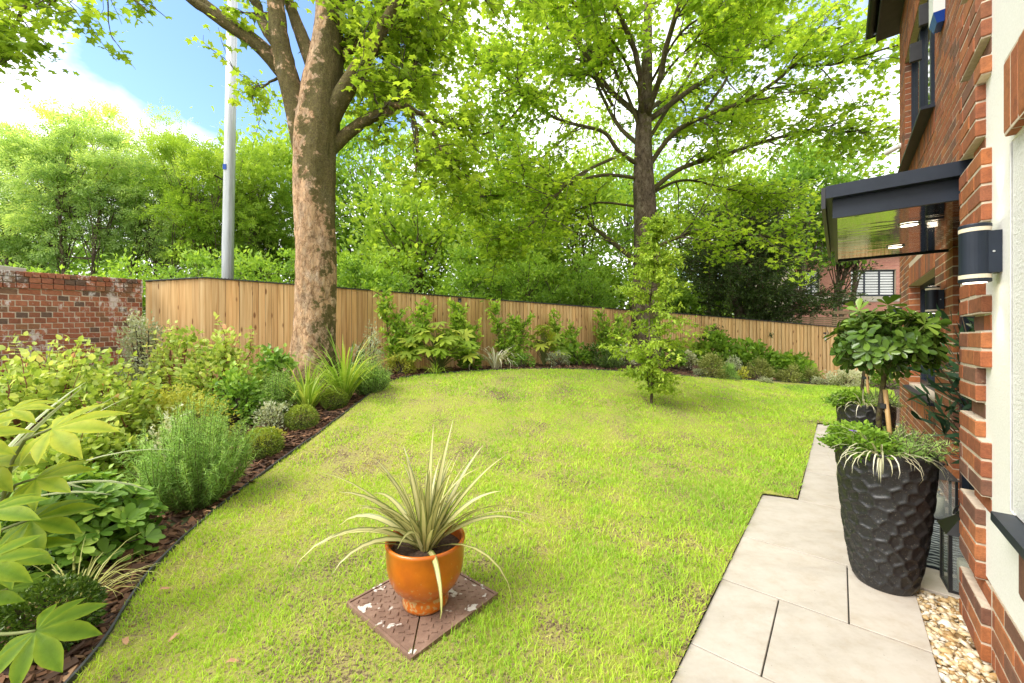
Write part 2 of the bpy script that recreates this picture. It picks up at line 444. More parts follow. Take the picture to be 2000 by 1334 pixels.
def barkmat(name, plates, moss_amt, scale=1.0):
    m, nt, bs, out = newmat(name)
    g = nt.nodes.new('ShaderNodeNewGeometry')
    n1 = noise(nt, 3.2 * scale, 8, 0.66, 'Object', (1.0, 1.0, 0.55)); n2 = noise(nt, 15 * scale, 7, 0.7, 'Object', (1.0, 1.0, 0.45)); n3 = noise(nt, 1.5 * scale, 5, 0.6)
    r = ramp(nt, plates); nt.links.new(n1.outputs['Fac'], r.inputs[0])
    d = ramp(nt, [(0.34, (0.42, 0.38, 0.34)), (0.55, (1.0, 1.0, 1.0)), (0.8, (1.18, 1.16, 1.12))]); nt.links.new(n2.outputs['Fac'], d.inputs[0])
    c = mixc(nt, 1.0, r.outputs[0], d.outputs[0], 'MULTIPLY')
    vo = nt.nodes.new('ShaderNodeTexVoronoi'); vo.feature = 'DISTANCE_TO_EDGE'; vo.inputs['Scale'].default_value = 7.5 * scale
    tcv = nt.nodes.new('ShaderNodeTexCoord'); mpv = nt.nodes.new('ShaderNodeMapping'); mpv.inputs['Scale'].default_value = (1.3, 1.3, .6); nt.links.new(tcv.outputs['Object'], mpv.inputs['Vector'])
    nv = noise(nt, 6 * scale, 5, .65); av = nt.nodes.new('ShaderNodeMix'); av.data_type = 'VECTOR'; av.inputs['Factor'].default_value = .22; nt.links.new(mpv.outputs[0], av.inputs['A']); nt.links.new(nv.outputs['Color'], av.inputs['B']); nt.links.new(av.outputs['Result'] if 'Result' in av.outputs else av.outputs[1], vo.inputs['Vector'])
    cr = ramp(nt, [(0.0, (0.5, 0.46, 0.42)), (0.06, (1, 1, 1))]); nt.links.new(vo.outputs['Distance'], cr.inputs[0])
    c = mixc(nt, 1.0, c, cr.outputs[0], 'MULTIPLY')
    # moss grows on the damp side and the upper limbs (mask stored on the mesh), broken up by noise
    s = nt.nodes.new('ShaderNodeMath'); s.operation = 'ADD'
    nt.links.new(attr(nt, 'across'), s.inputs[0])
    n4 = noise(nt, 5.0 * scale, 8, 0.72); q = nt.nodes.new('ShaderNodeMath'); q.operation = 'MULTIPLY_ADD'; q.inputs[1].default_value = 3.2; q.inputs[2].default_value = -1.6
    nt.links.new(n4.outputs['Fac'], q.inputs[0]); nt.links.new(q.outputs[0], s.inputs[1])
    f = ramp(nt, [(0.45, (0, 0, 0)), (0.56, (1, 1, 1))]); nt.links.new(s.outputs[0], f.inputs[0])
    n5 = noise(nt, 40 * scale, 5, 0.7)
    mo = ramp(nt, [(0.3, (0.035, 0.03, 0.014)), (0.55, (0.105, 0.095, 0.03)), (0.75, (0.17, 0.16, 0.05))]); nt.links.new(n5.outputs['Fac'], mo.inputs[0])
    ff = nt.nodes.new('ShaderNodeMath'); ff.operation = 'MULTIPLY'; ff.inputs[1].default_value = moss_amt
    nt.links.new(f.outputs[0], ff.inputs[0])
    c = mixc(nt, ff.outputs[0], c, mo.outputs[0])
    nt.links.new(c, bs.inputs['Base Color']); bs.inputs['Roughness'].default_value = 0.92; bs.inputs['Specular IOR Level'].default_value = 0.15
    bump(nt, bs, n2.outputs['Fac'], 0.9, 0.06)
    return m
M['sycamore_bark'] = barkmat('sycamore_bark', [(0.30, (0.27, 0.18, 0.11)), (0.42, (0.50, 0.36, 0.235)), (0.54, (0.60, 0.38, 0.215)), (0.68, (0.62, 0.49, 0.36))], 0.9)
M['grey_bark'] = barkmat('grey_bark', [(0.3, (0.07, 0.055, 0.04)), (0.5, (0.15, 0.115, 0.075)), (0.7, (0.26, 0.22, 0.16))], 0.8)
M['twig'] = simple('twig_bark', (0.055, 0.042, 0.028), (0.12, 0.095, 0.06), 30, 0.9)
M['green_stem'] = simple('green_stem', (0.12, 0.15, 0.04), (0.20, 0.22, 0.07), 20, 0.7)
M['red_stem'] = simple('red_stem', (0.16, 0.05, 0.03), (0.26, 0.09, 0.05), 20, 0.7)
M['galvanised'] = simple('galvanised_steel', (0.36, 0.38, 0.38), (0.55, 0.57, 0.57), 3, 0.45, metal=0.55, stretch=(6, 6, 0.4))
M['white_plastic'] = simple('white_plastic', (0.7, 0.7, 0.68), (0.76, 0.76, 0.74), 6, 0.4)
M['blue_plastic'] = simple('blue_plastic', (0.01, 0.06, 0.36), (0.015, 0.08, 0.42), 6, 0.25)
M['orange_glaze'] = None
# ------------------------------------------------------------------ ground, beds, lawn
def grid_sheet(name, x0, x1, y0, y1, nx, ny, mat, dz=0.0, f=None):
    X, Y = np.meshgrid(np.linspace(x0, x1, nx), np.linspace(y0, y1, ny))
    Z = gz(X, Y) + dz + (f(X, Y) if f is not None else 0)
    V = np.stack([X, Y, Z], -1).reshape(-1, 3)
    i = np.arange(ny - 1)[:, None] * nx; j = np.arange(nx - 1)[None]
    F = np.stack([i + j, i + j + 1, i + nx + j + 1, i + nx + j], -1).reshape(-1, 4)
    return tag(mk(name, V, F, mat, smooth=True), kind='structure')
grid_sheet('ground', -250, 250, -80, 420, 101, 101, M['far_ground'], -0.12)
grid_sheet('planting_bed', -9.5, 13.5, -3.0, 15.0, 116, 91, M['mulch_soil'], -0.035,
           lambda X, Y: 0.012 * vnoise(X, Y, 4.0))

# the curved plastic edging between lawn and beds, taken round the garden
EDGE_PX = [(175, 1300), (290, 1130), (420, 1000), (560, 895), (660, 820), (722, 772), (768, 744), (830, 733), (900, 728), (1000, 723), (1080, 722), (1250, 729), (1400, 740), (1520, 746), (1640, 753)]
E = [np.array([-1.62, 0.9, 0.0]), np.array([-1.66, 1.2, 0.0])] + [gpt(*p) for p in EDGE_PX]
E = [np.array([-1.35, -2.5, 0]), np.array([-1.5, -0.6, 0])] + E + [np.array([9.2, 10.2, 0])]
EDGE = spline(np.array(E), 170)
EDGE[:, 2] = gz(EDGE[:, 0], EDGE[:, 1])
RIGHT = [H(-0.496, -2.6), H(-0.496, 0.0), H(-0.496, 2.0), H(-0.496, 3.945), H(-0.262, 3.955), H(-0.257, 5.5), H(-0.257, 7.6), H(0.2, 7.66), H(0.45, 8.3), H(0.6, 9.5), H(0.9, 11.0), H(1.0, 13.2)]
RP = np.array(RIGHT); cum = np.r_[0, np.cumsum(np.linalg.norm(np.diff(RP, axis=0), axis=1))]
tt = np.sort(np.unique(np.r_[np.linspace(0, cum[-1], 170 - len(cum) + 2), cum[1:-1]]))[:170]
RCURVE = np.stack([np.interp(tt, cum, RP[:, k]) for k in range(3)], -1)
def lawn_mesh():
    n, m = 170, 60
    s = np.linspace(0, 1, m)
    P = EDGE[:, None, :2] * (1 - s)[None, :, None] + RCURVE[:, None, :2] * s[None, :, None]
    Z = gz(P[..., 0], P[..., 1]) + 0.012 + 0.006 * vnoise(P[..., 0], P[..., 1], 5.0)
    V = np.concatenate([P, Z[..., None]], -1).reshape(-1, 3)
    i = np.arange(n - 1)[:, None] * m; j = np.arange(m - 1)[None]
    F = np.stack([i + j, i + j + 1, i + m + j + 1, i + m + j], -1).reshape(-1, 4)
    tag(mk('lawn', V, F, M['lawn'], smooth=True), kind='structure')
lawn_mesh()
def in_poly(x, y, P):
    c = np.zeros(len(x), bool); j = len(P) - 1
    for i in range(len(P)):
        xi, yi, xj, yj = P[i][0], P[i][1], P[j][0], P[j][1]
        if yi != yj:
            c ^= ((yi > y) != (yj > y)) & (x < (xj - xi) * (y - yi) / (yj - yi) + xi)
        j = i
    return c
LAWN_POLY = np.concatenate([EDGE[:, :2], RCURVE[::-1, :2]])

def edge_strip():
    P = EDGE; T = np.gradient(P[:, :2], axis=0); T /= np.linalg.norm(T, axis=1)[:, None]
    Nn = np.stack([-T[:, 1], T[:, 0]], -1)
    w = 0.0045; wob = 0.006 * vnoise(P[:, 0], P[:, 1], 6)
    b = MB(); rows = []
    for off, z in ((-w, -0.03), (-w, 0.034), (w, 0.036), (w, -0.03)):
        rows.append(np.concatenate([P[:, :2] + Nn * (off + wob[:, None]), (P[:, 2] + z + wob * 0.8)[:, None]], 1))
    n = len(P); V = np.concatenate(rows)
    i = np.arange(n - 1)
    F = np.concatenate([np.stack([k * n + i, k * n + i + 1, (k + 1) * n + i + 1, (k + 1) * n + i], -1) for k in range(3)])
    return tag(mk('lawn_edging', V, F, M['edging']), 'low dark plastic edging curving between the lawn and the bark beds', 'edging')
edge_strip()

# blades of grass
def grass():
    out_p, out_h, out_w, out_t = [], [], [], []
    for (y0, y1, x0, x1, dens, hh, ww) in ((0.55, 2.2, -2.2, 2.0, 10500, 0.025, 0.0021), (2.2, 3.6, -2.8, 3.4, 6500, 0.026, 0.0028),
                                            (3.6, 6.0, -3.6, 5.5, 2700, 0.027, 0.0045), (6.0, 10.5, -4, 9.5, 1300, 0.03, 0.008)):
        n = int((y1 - y0) * (x1 - x0) * dens)
        x = RNG.uniform(x0, x1, n); y = RNG.uniform(y0, y1, n)
        cu, cv = (x + .44) * SY + (y - 1.955) * CY, (x + .44) * CY - (y - 1.955) * SY
        ok = in_poly(x, y, LAWN_POLY) & ~((np.abs(cu) < .268) & (np.abs(cv) < .268))
        x, y = x[ok], y[ok]
        t = -(CY * x - SY * y)
        dry = 0.50 * vnoise(x, y, 2.0) + 0.40 * vnoise(x + 9, y - 4, 6.0) + 0.42 * vnoise(x - 5, y + 3, 19.0)
        dry = dry + 0.50 * sstep(0.6, 2.6, t) - 0.58 + 0.45 * sstep(2.6, 1.2, np.hypot(x - 0.35, y - 1.4)) - 0.3 * sstep(5, 8, y)
        keep = RNG.random(len(x)) < np.clip(0.97 - 0.36 * np.clip(dry, 0, 1.4), 0.3, 1)
        x, y, dry = x[keep], y[keep], dry[keep]
        tint = np.clip(0.66 - 0.24 * dry + RNG.normal(0, 0.11, len(x)), 0.02, 1)
        tint = np.where(RNG.random(len(x)) < np.clip(0.12 + 0.38 * dry, 0.04, 0.75), RNG.uniform(0.0, 0.3, len(x)), tint)
        out_p.append(np.stack([x, y, gz(x, y) + 0.008], -1)); out_t.append(tint)
        tall = 1 + 0.35 * sstep(1.2, 0.5, t[keep])
        out_h.append(hh * tall * RNG.uniform(0.5, 1.35, len(x)) * np.clip(0.6 + tint, 0.5, 1.2)); out_w.append(np.full(len(x), ww) * RNG.uniform(0.7, 1.4, len(x)))
    P = np.concatenate(out_p); h = np.concatenate(out_h); w = np.concatenate(out_w); t = np.concatenate(out_t); n = len(P)
    a = RNG.uniform(0, 6.283, n); D = np.stack([np.cos(a), np.sin(a), 0 * a], -1)
    b = RNG.uniform(0, 6.283, n); flat = np.where(t < .3, RNG.uniform(.25, 1, n), 1.0); B = np.stack([np.cos(b), np.sin(b), 0 * b], -1) * (h * RNG.uniform(0.2, 1.2, n) * (2 - flat))[:, None]; h = h * flat
    up = np.array([0, 0, 1.0])
    W = D * w[:, None]
    V = np.stack([P - W, P + W, P + up * (h * 0.6)[:, None] + B * 0.35 - W * 0.7, P + up * (h * 0.6)[:, None] + B * 0.35 + W * 0.7,
                  P + up * h[:, None] + B], 1).reshape(-1, 3)
    k = np.arange(n)[:, None] * 5
    far = P[:, 1] > 4.6; kn, kf = k[~far], k[far]
    F4 = kn + np.array([[0, 1, 3, 2]]); F3 = np.concatenate([kn + np.array([[2, 3, 4]]), kf + np.array([[0, 1, 4]])])
    o = mk('grass', V, [F3, F4], M['grass'], tint=np.repeat(t, 5))
    tag(o, 'short patchy green and straw coloured grass growing over the lawn', 'grass', kind='stuff')
grass()

def chips():
    n = 12000
    k = RNG.integers(20, 165, n)
    T = np.gradient(EDGE[:, :2], axis=0); T /= np.linalg.norm(T, axis=1)[:, None]
    Nn = np.stack([-T[:, 1], T[:, 0]], -1)
    off = 0.02 + np.abs(RNG.normal(0, 0.75, n))
    P = EDGE[k, :2] + Nn[k] * off[:, None] + T[k] * RNG.uniform(-.15, .15, n)[:, None]
    near = RNG.uniform(0, 1, 5000)
    Q = np.stack([-1.68 - 1.5 * near ** 1.3, RNG.uniform(1.0, 3.0, 5000)], -1)
    P = np.concatenate([P, Q]); ok = ~in_poly(P[:, 0], P[:, 1], LAWN_POLY) & (P[:, 1] > 0.6)
    P = P[ok]; n = len(P)
    L_ = RNG.gamma(3.0, 0.011, n) + 0.008; W_ = L_ * RNG.uniform(0.18, 0.5, n); Hh = RNG.uniform(0.002, 0.006, n)
    a = RNG.uniform(0, 6.283, n); tilt = RNG.normal(0, 0.28, n); roll = RNG.normal(0, 0.35, n)
    A = np.stack([np.cos(a) * np.cos(tilt), np.sin(a) * np.cos(tilt), np.sin(tilt)], -1)
    B0 = np.stack([-np.sin(a), np.cos(a), 0 * a], -1); N0 = np.cross(A, B0)
    B = B0 * np.cos(roll)[:, None] + N0 * np.sin(roll)[:, None]; N = np.cross(A, B)
    C = np.concatenate([P, (gz(P[:, 0], P[:, 1]) - 0.03 + RNG.uniform(0.0, 0.022, n) + 0.012 * vnoise(P[:, 0], P[:, 1], 4.0))[:, None]], 1)
    tmp = np.array([(-1, -.7, -1), (1, -.5, -1), (.9, .6, -1), (-.9, .8, -1), (-1, -.7, 1), (1, -.5, 1), (.9, .6, 1), (-.9, .8, 1)])
    V = C[:, None] + tmp[None, :, 0:1] * (A * L_[:, None])[:, None] + tmp[None, :, 1:2] * (B * W_[:, None])[:, None] + tmp[None, :, 2:3] * (N * Hh[:, None])[:, None]
    f = np.array([(4, 5, 6, 7), (0, 1, 5, 4), (1, 2, 6, 5), (2, 3, 7, 6), (3, 0, 4, 7)])
    F = (np.arange(n)[:, None, None] * 8 + f[None]).reshape(-1, 4)
    t = np.clip(RNG.beta(2.0, 2.6, n), 0, 1)
    tag(mk('bark_mulch', V.reshape(-1, 3), F, M['chip'], tint=np.repeat(t, 8)), 'loose brown bark chips covering the planting beds', 'bark mulch', kind='stuff')
chips()

# paved path along the house
path = empty('path', tuple(H(0, 0)), -YAW); path['kind'] = 'structure'
b = MB(); b.box((-0.50, -2.6, -0.08), (0.305, 3.95, -0.012)); b.box((-0.26, 3.95, -0.08), (0.305, 7.6, -0.012)); b.build('joint_bed', M['grit'], path)
def box_mesh(name, a, c, mat, parent, bev=0.004):
    import bmesh
    bm = bmesh.new(); bmesh.ops.create_cube(bm, size=1.0)
    sx, sy, sz = (c[k] - a[k] for k in range(3))
    for v in bm.verts:
        v.co = Vector((a[0] + (v.co.x + .5) * sx, a[1] + (v.co.y + .5) * sy, a[2] + (v.co.z + .5) * sz))
    if bev:
        bmesh.ops.bevel(bm, geom=list(bm.edges), offset=min(bev, min(abs(sx), abs(sy), abs(sz)) * 0.4), segments=1, affect='EDGES')
    me = bpy.data.meshes.new(name); bm.to_mesh(me); bm.free(); me.materials.append(mat)
    o = bpy.data.objects.new(name, me); COL.objects.link(o)
    if parent is not None: o.parent = parent
    return o
G_ = 0.003
yrow = [-2.40, -1.80, -1.20, -0.60, 0.0, 0.62, 1.22, 1.81, 2.40, 3.0, 3.95]
for i in range(len(yrow) - 1):
    xs = [-0.50, -0.235 if i % 2 else 0.035, 0.305]
    if i == len(yrow) - 2: xs = [-0.50, 0.305]
    for x0, x1 in zip(xs[:-1], xs[1:]):
        box_mesh('slab', (x0 + G_, yrow[i] + G_ * 1.3, -0.03), (x1 - G_, yrow[i + 1] - G_ * 1.3, 0.003 * random.random()), M['slab'], path, 0.002)
for y0, y1 in ((3.95, 4.85), (4.85, 5.75), (5.75, 6.65), (6.65, 7.6)):
    box_mesh('slab', (-0.26 + G_, y0 + G_, -0.03), (0.305 - G_, y1 - G_, 0.003 * random.random()), M['slab'], path, 0.002)
# door step
box_mesh('door_step', (0.305 + G_, 2.98, -0.04), (0.72, 4.5, 0.006), M['slab'], path, 0.003)

def gravel():
    import bmesh
    bm = bmesh.new(); bmesh.ops.create_icosphere(bm, subdivisions=1, radius=1.0)
    tv = np.array([v.co[:] for v in bm.verts]); tf = np.array([[v.index for v in f.verts] for f in bm.faces]); bm.free()
    pts = []
    for (x0, x1, y0, y1, d) in ((0.305, 0.47, 0.2, 2.97, 7200), (0.305, 0.70, 4.5, 8.3, 700)):
        n = int((x1 - x0) * (y1 - y0) * d); pts.append(np.stack([RNG.uniform(x0, x1, n), RNG.uniform(y0, y1, n)], -1))
    p = np.concatenate(pts); n = len(p)
    s = RNG.gamma(6, 0.0016, n) + 0.004
    V = tv[None] * (1 + 0.25 * RNG.normal(size=(n, len(tv), 1)).clip(-1, 1)) * np.stack([s * RNG.uniform(.8, 1.5, n), s * RNG.uniform(.7, 1.1, n), s * RNG.uniform(.4, .75, n)], -1)[:, None]
    a = RNG.uniform(0, 6.283, n)[:, None]; ti = RNG.normal(0, 0.4, n)[:, None]
    x, y, z = V[..., 0], V[..., 1], V[..., 2]
    y, z = y * np.cos(ti) - z * np.sin(ti), y * np.sin(ti) + z * np.cos(ti)
    x, y = x * np.cos(a) - y * np.sin(a), x * np.sin(a) + y * np.cos(a)
    V = np.stack([x, y, z], -1) + np.concatenate([p, RNG.uniform(-0.030, -0.004, n)[:, None]], 1)[:, None]
    F = (np.arange(n)[:, None, None] * len(tv) + tf[None]).reshape(-1, 3)
    o = mk('gravel', V.reshape(-1, 3), F, M['gravel'], smooth=True, tint=np.repeat(RNG.beta(1.6, 1.2, n), len(tv)))
    o.rotation_euler = (0, 0, -YAW)
    tag(o, 'golden and cream gravel strip between the paving and the house wall', 'gravel', kind='stuff')
    b = MB(); b.box((0.305, -2.6, -0.1), (0.75, 2.97, -0.03)); b.box((0.305, 4.5, -0.1), (0.75, 8.6, -0.03))
    g = b.build('gravel_bed', M['grit']); g.rotation_euler = (0, 0, -YAW); g['kind'] = 'structure'
gravel()

# ------------------------------------------------------------------ the brick house
house = thing('brick_house', (0, 0, 0), 'red brick house with white rendered corner, dark canopy and grey windows beside the path', 'house', rz=-YAW)
XI, XP, XW = 0.678, 0.445, 0.475         # faces of the long wall, of the corner pier, of the white render
ZE = 5.9
WINS = [(5.29, 7.06, 0.74, 1.965), (5.29, 7.45, 3.50, 5.0)]     # y0 y1 z0 z1
def rects_minus(y0, y1, z0, z1, holes):
    ys = sorted({y0, y1, *[h[0] for h in holes], *[h[1] for h in holes]}); zs = sorted({z0, z1, *[h[2] for h in holes], *[h[3] for h in holes]})
    for a, b_ in zip(ys[:-1], ys[1:]):
        for c, d in zip(zs[:-1], zs[1:]):
            ym, zm = (a + b_) / 2, (c + d) / 2
            if y0 < ym < y1 and z0 < zm < z1 and not any(h[0] < ym < h[1] and h[2] < zm < h[3] for h in holes):
                yield a, b_, c, d
DOOR = (2.85, 4.55, -0.1, 2.1)
b = MB()
for a, b_, c, d in rects_minus(2.3, 8.05, -0.1, ZE, WINS + [DOOR]):
    b.box((XI + 0.0015, a, c), (XI + 0.25, b_, d))
wall_o = b.build('wall', M['mortar'], house)
b = MB(); b.box((XI + 0.26, -3.0, -0.1), (8.0, 2.6, ZE)); b.box((XI + 0.9, 2.6, -0.1), (8.0, 8.05, ZE)); b.box((XI + 0.25, 8.0, -0.1), (8.0, 8.05, ZE)); b.build('inner_block', M['render_rough'], house)
# pier backing, plinth backing and white render
pier_m = MB(); pier_m.box((XP + 0.09, 2.57, -0.1), (XI + 0.2, 2.70, ZE))
b = MB(); b.box((XW - 0.0015, -3.0, -0.1), (XI + 0.2, 2.47, 0.322)); b.build('plinth_core', M['mortar'], house)
NW = (0.35, 2.235, 0.70, 2.03)            # the near window in the render
b = MB()
for a, b_, c, d in rects_minus(-3.0, 2.57, 0.324, ZE, [NW]):
    b.box((XW, a, c), (XI + 0.25, b_, d))
b.build('render_panel', M['render_wall'], house)
b = MB(); b.box((XW + 0.004, NW[0], NW[2]), (XW + 0.1, NW[1] , NW[3])); b.build('reveal_panel', M['render_rough'], house)
b = MB(); b.box((XW - 0.0025, NW[1], NW[2] + .003), (XW + 0.02, NW[1] + 0.006, NW[3] - .003)); b.build('corner_bead', M['white_plastic'], house)
b = MB(); b.box((XW - .0262, .3, 2.037), (XW - .001, 2.182, 2.303)); b.build('soldier_mortar', M['mortar'], house)

# bricks: lists of boxes (a, c)
BR_OBJ, BR_MASS = [], []
J = 0.005
def course_cuts(y0, y1, k, L_=0.225):
    off = 0.0 if k % 2 else L_ / 2
    ys = [y0]; y = y0 + (L_ - off if off else L_)
    while y < y1 - 0.03:
        ys.append(y); y += L_
    ys.append(y1); return list(zip(ys[:-1], ys[1:]))
CH = 0.075
sold = []
for (wy0, wy1, wz0, wz1) in WINS:
    for z0 in (wz1, wz0 - 0.225 - 0.05):
        sold.append((wy0, wy1, z0, z0 + 0.225))
n_c = int(ZE / CH)
for k in range(n_c):
    z0, z1 = k * CH, (k + 1) * CH; zm = (z0 + z1) / 2
    spans = [(2.86, 8.05)]
    for h in WINS + sold + [DOOR]:
        if h[2] - 0.03 < zm < h[3] + 0.03:
            ns = []
            for a, c in spans:
                if h[1] <= a or h[0] >= c: ns.append((a, c)); continue
                if h[0] > a: ns.append((a, h[0]))
                if h[1] < c: ns.append((h[1], c))
            spans = ns
    for a, c in spans:
        for p, q in course_cuts(a, c, k):
            bx = ((XI, p + (J if p > a else -.003), z0 + J), (XI + 0.1, q - (J if q < c else -.003), z1 - J))
            (BR_OBJ if (4.55 <= p and q <= 5.35 and 0.3 < z0 < 2.3) else BR_MASS).append(bx)
for (y0, y1, z0, z1) in sold:
    n = round((y1 - y0) / CH); w = (y1 - y0) / n
    for i in range(n):
        BR_MASS.append(((XI - 0.004, y0 + i * w + J, z0 + J), (XI + 0.1, y0 + (i + 1) * w - J, z1 - J)))
# door reveal returning into the wall beyond the door
for k in range(int(2.1 / CH)):
    BR_OBJ.append(((XI + 0.1 + J, 4.553, k * CH + J), (XI + 0.2, 4.66, (k + 1) * CH - J)))
# corner pier: blocks of four courses alternately wide, every fifth course set back
for k in range(n_c):
    z0, z1 = k * CH, (k + 1) * CH
    blk = (k - 4) // 4
    wide = blk % 2 == 1
    back = (k % 5 == 3)
    x0 = XP + (0.028 if back else 0.0)
    yn = 2.46 if wide else 2.545
    yf = 2.85 - (0.11 if back else 0.0)
    pier_m.box((x0 + .003, yn + .011, z0), (XP + .11, yf - .011, z1))
    m_ = yn + (0.225 if k % 2 else 0.11)
    for p, q in ((yn, m_), (m_, yf)):
        if q - p > 0.27:
            mid = p + 0.225; segs = [(p, mid), (mid, q)]
        else:
            segs = [(p, q)]
        for s_, e_ in segs:
            BR_OBJ.append(((x0, s_ + J, z0 + J), (x0 + 0.11, e_ - J, z1 - J)))
pier_m.build('pier_core', M['mortar'], house)
# plinth
for k in range(4):
    for p, q in course_cuts(-0.4, 2.45, k):
        BR_OBJ.append(((XW - 0.004, p + J, k * 0.08 + J), (XW + 0.1, q - J, (k + 1) * 0.08 - J)))
# soldier courses over and under the near window
for z0, z1 in ((2.03, 2.31), (0.44, 0.655)):
    y = 2.19 if z0 > 1 else 2.14
    while y > 0.35:
        BR_OBJ.append(((XW - (0.028 if z0 > 1 else 0.006), y - CH + J, z0 + J), (XW + 0.08, y - J, z1 - J))); y -= CH
import bmesh
def unit_brick(mat, dims, name='brick'):
    bm = bmesh.new(); bmesh.ops.create_cube(bm, size=1.0)
    for v in bm.verts: v.co = Vector((v.co.x * dims[0], v.co.y * dims[1], v.co.z * dims[2]))
    bmesh.ops.bevel(bm, geom=list(bm.edges), offset=0.004, segments=1, affect='EDGES')
    me = bpy.data.meshes.new(name); bm.to_mesh(me); bm.free(); me.materials.append(mat); return me
BRD = (0.1, 0.215, 0.065)
br_me = unit_brick(M['brick'], BRD)
def place_brick(me, dims, a, c, parent, rz=0.0, name='brick'):
    o = bpy.data.objects.new(name, me); COL.objects.link(o); o.parent = parent
    o.location = [(a[k] + c[k]) / 2 + random.uniform(-.0012, .0012) for k in range(3)]
    o.scale = [(c[k] - a[k]) / dims[k] for k in range(3)]
    o.rotation_euler = (random.uniform(-.006, .006), 0, rz + random.uniform(-.006, .006))
    return o
# keep the bricks that show largest (nearest the camera) as single pieces
BR_OBJ.sort(key=lambda t: (t[0][1] > 4.5, abs((t[0][2] + t[1][2]) / 2 - 1.2) ))
single, more_ = BR_OBJ[:290], BR_OBJ[290:]
for a, c in single: place_brick(br_me, BRD, a, c, house)
b = MB()
for a, c in more_ + BR_MASS:
    dx = random.uniform(-.001, .001)
    b.box((a[0] + dx, a[1], a[2]), c, random.random())
tag(b.build('brickwork', M['brick_mass'], house), kind='stuff')

# windows of the long wall
def window(parent, y0, y1, z0, z1, x, bars, sill=True):
    w = empty('window'); w.parent = parent
    fr = MB(); t = 0.06
    fr.box((x, y0, z0), (x + 0.07, y0 + t, z1)); fr.box((x, y1 - t, z0), (x + 0.07, y1, z1))
    fr.box((x + .002, y0 + t, z0), (x + 0.072, y1 - t, z0 + t)); fr.box((x + .002, y0 + t, z1 - t), (x + 0.072, y1 - t, z1))
    for f in bars:
        yy = y0 + f * (y1 - y0); fr.box((x - .004, yy - .04, z0 + t), (x + 0.068, yy + .04, z1 - t))
    fr.build('frame', M['navy'], w)
    ys = [y0 + t] + [v for f in bars for v in (y0 + f * (y1 - y0) - .04, y0 + f * (y1 - y0) + .04)] + [y1 - t]
    for p, q in zip(ys[::2], ys[1::2]):
        g = MB(); g.box((x + 0.03, p, z0 + t), (x + 0.045, q, z1 - t)); g.build('pane', M['window_glass'], w)
    rv = MB(); rv.box((x + 0.1, y0, z0), (x + 0.11, y1, z1)); rv.build('backing', M['black_metal'], w)
    if sill:
        s = MB(); V = [(x - .155, y0 - .02, z0 - .055), (x + .08, y0 - .02, z0 - .055), (x + .08, y0 - .02, z0 + .004), (x - .155, y0 - .02, z0 - .03)]
        V += [(p[0], y1 + .02, p[2]) for p in V]
        s.add(np.array(V), np.array([(0, 1, 2, 3), (7, 6, 5, 4), (0, 4, 5, 1), (1, 5, 6, 2), (2, 6, 7, 3), (3, 7, 4, 0)])); s.build('sill', M['navy'], w)
    return w
window(house, *WINS[0], XI + 0.10, [0.35, 0.68])
w_up = window(house, *WINS[1], XI + 0.06, [0.32, 0.66])
for y0 in (5.53, 6.2):                           # two plain dark flaps in place of unidentified fittings on the upper window
    b = MB(); b.box((XI - .075, y0, 4.38), (XI + .02, y0 + .04, 4.58)); b.build('dark_flap', M['black_metal'], w_up)
# near window sill on the white render
b = MB(); b.box((XW - 0.055, 0.3, 0.668), (XW + 0.05, 2.20, 0.700)); b.build('sill', M['navy'], house)
# door
door = empty('door'); door.parent = house
b = MB(); b.box((XI + 0.035, 4.47, 0.0), (XI + 0.115, 4.549, 2.095)); b.box((XI + 0.035, 2.86, 0.0), (XI + 0.115, 2.93, 2.095)); b.box((XI + 0.037, 2.93, 2.03), (XI + 0.113, 4.47, 2.093)); b.build('door_frame', M['navy'], door)
b = MB(); b.box((XI + 0.06, 2.935, 0.02), (XI + 0.10, 3.9, 2.025)); b.box((XI + 0.05, 3.05, 0.25), (XI + 0.06, 3.8, 0.95)); b.box((XI + 0.05, 3.05, 1.05), (XI + 0.06, 3.8, 1.9)); b.build('door_leaf', M['navy'], door)
b = MB(); b.box((XI + 0.07, 3.905, 0.02), (XI + 0.09, 4.465, 2.025)); b.build('side_light', M['window_glass'], door)
b = MB(); b.tube([(XI + .02, 3.82, .7), (XI + .02, 3.82, 1.3)], 0.012); b.build('door_handle', M['galvanised'], door)
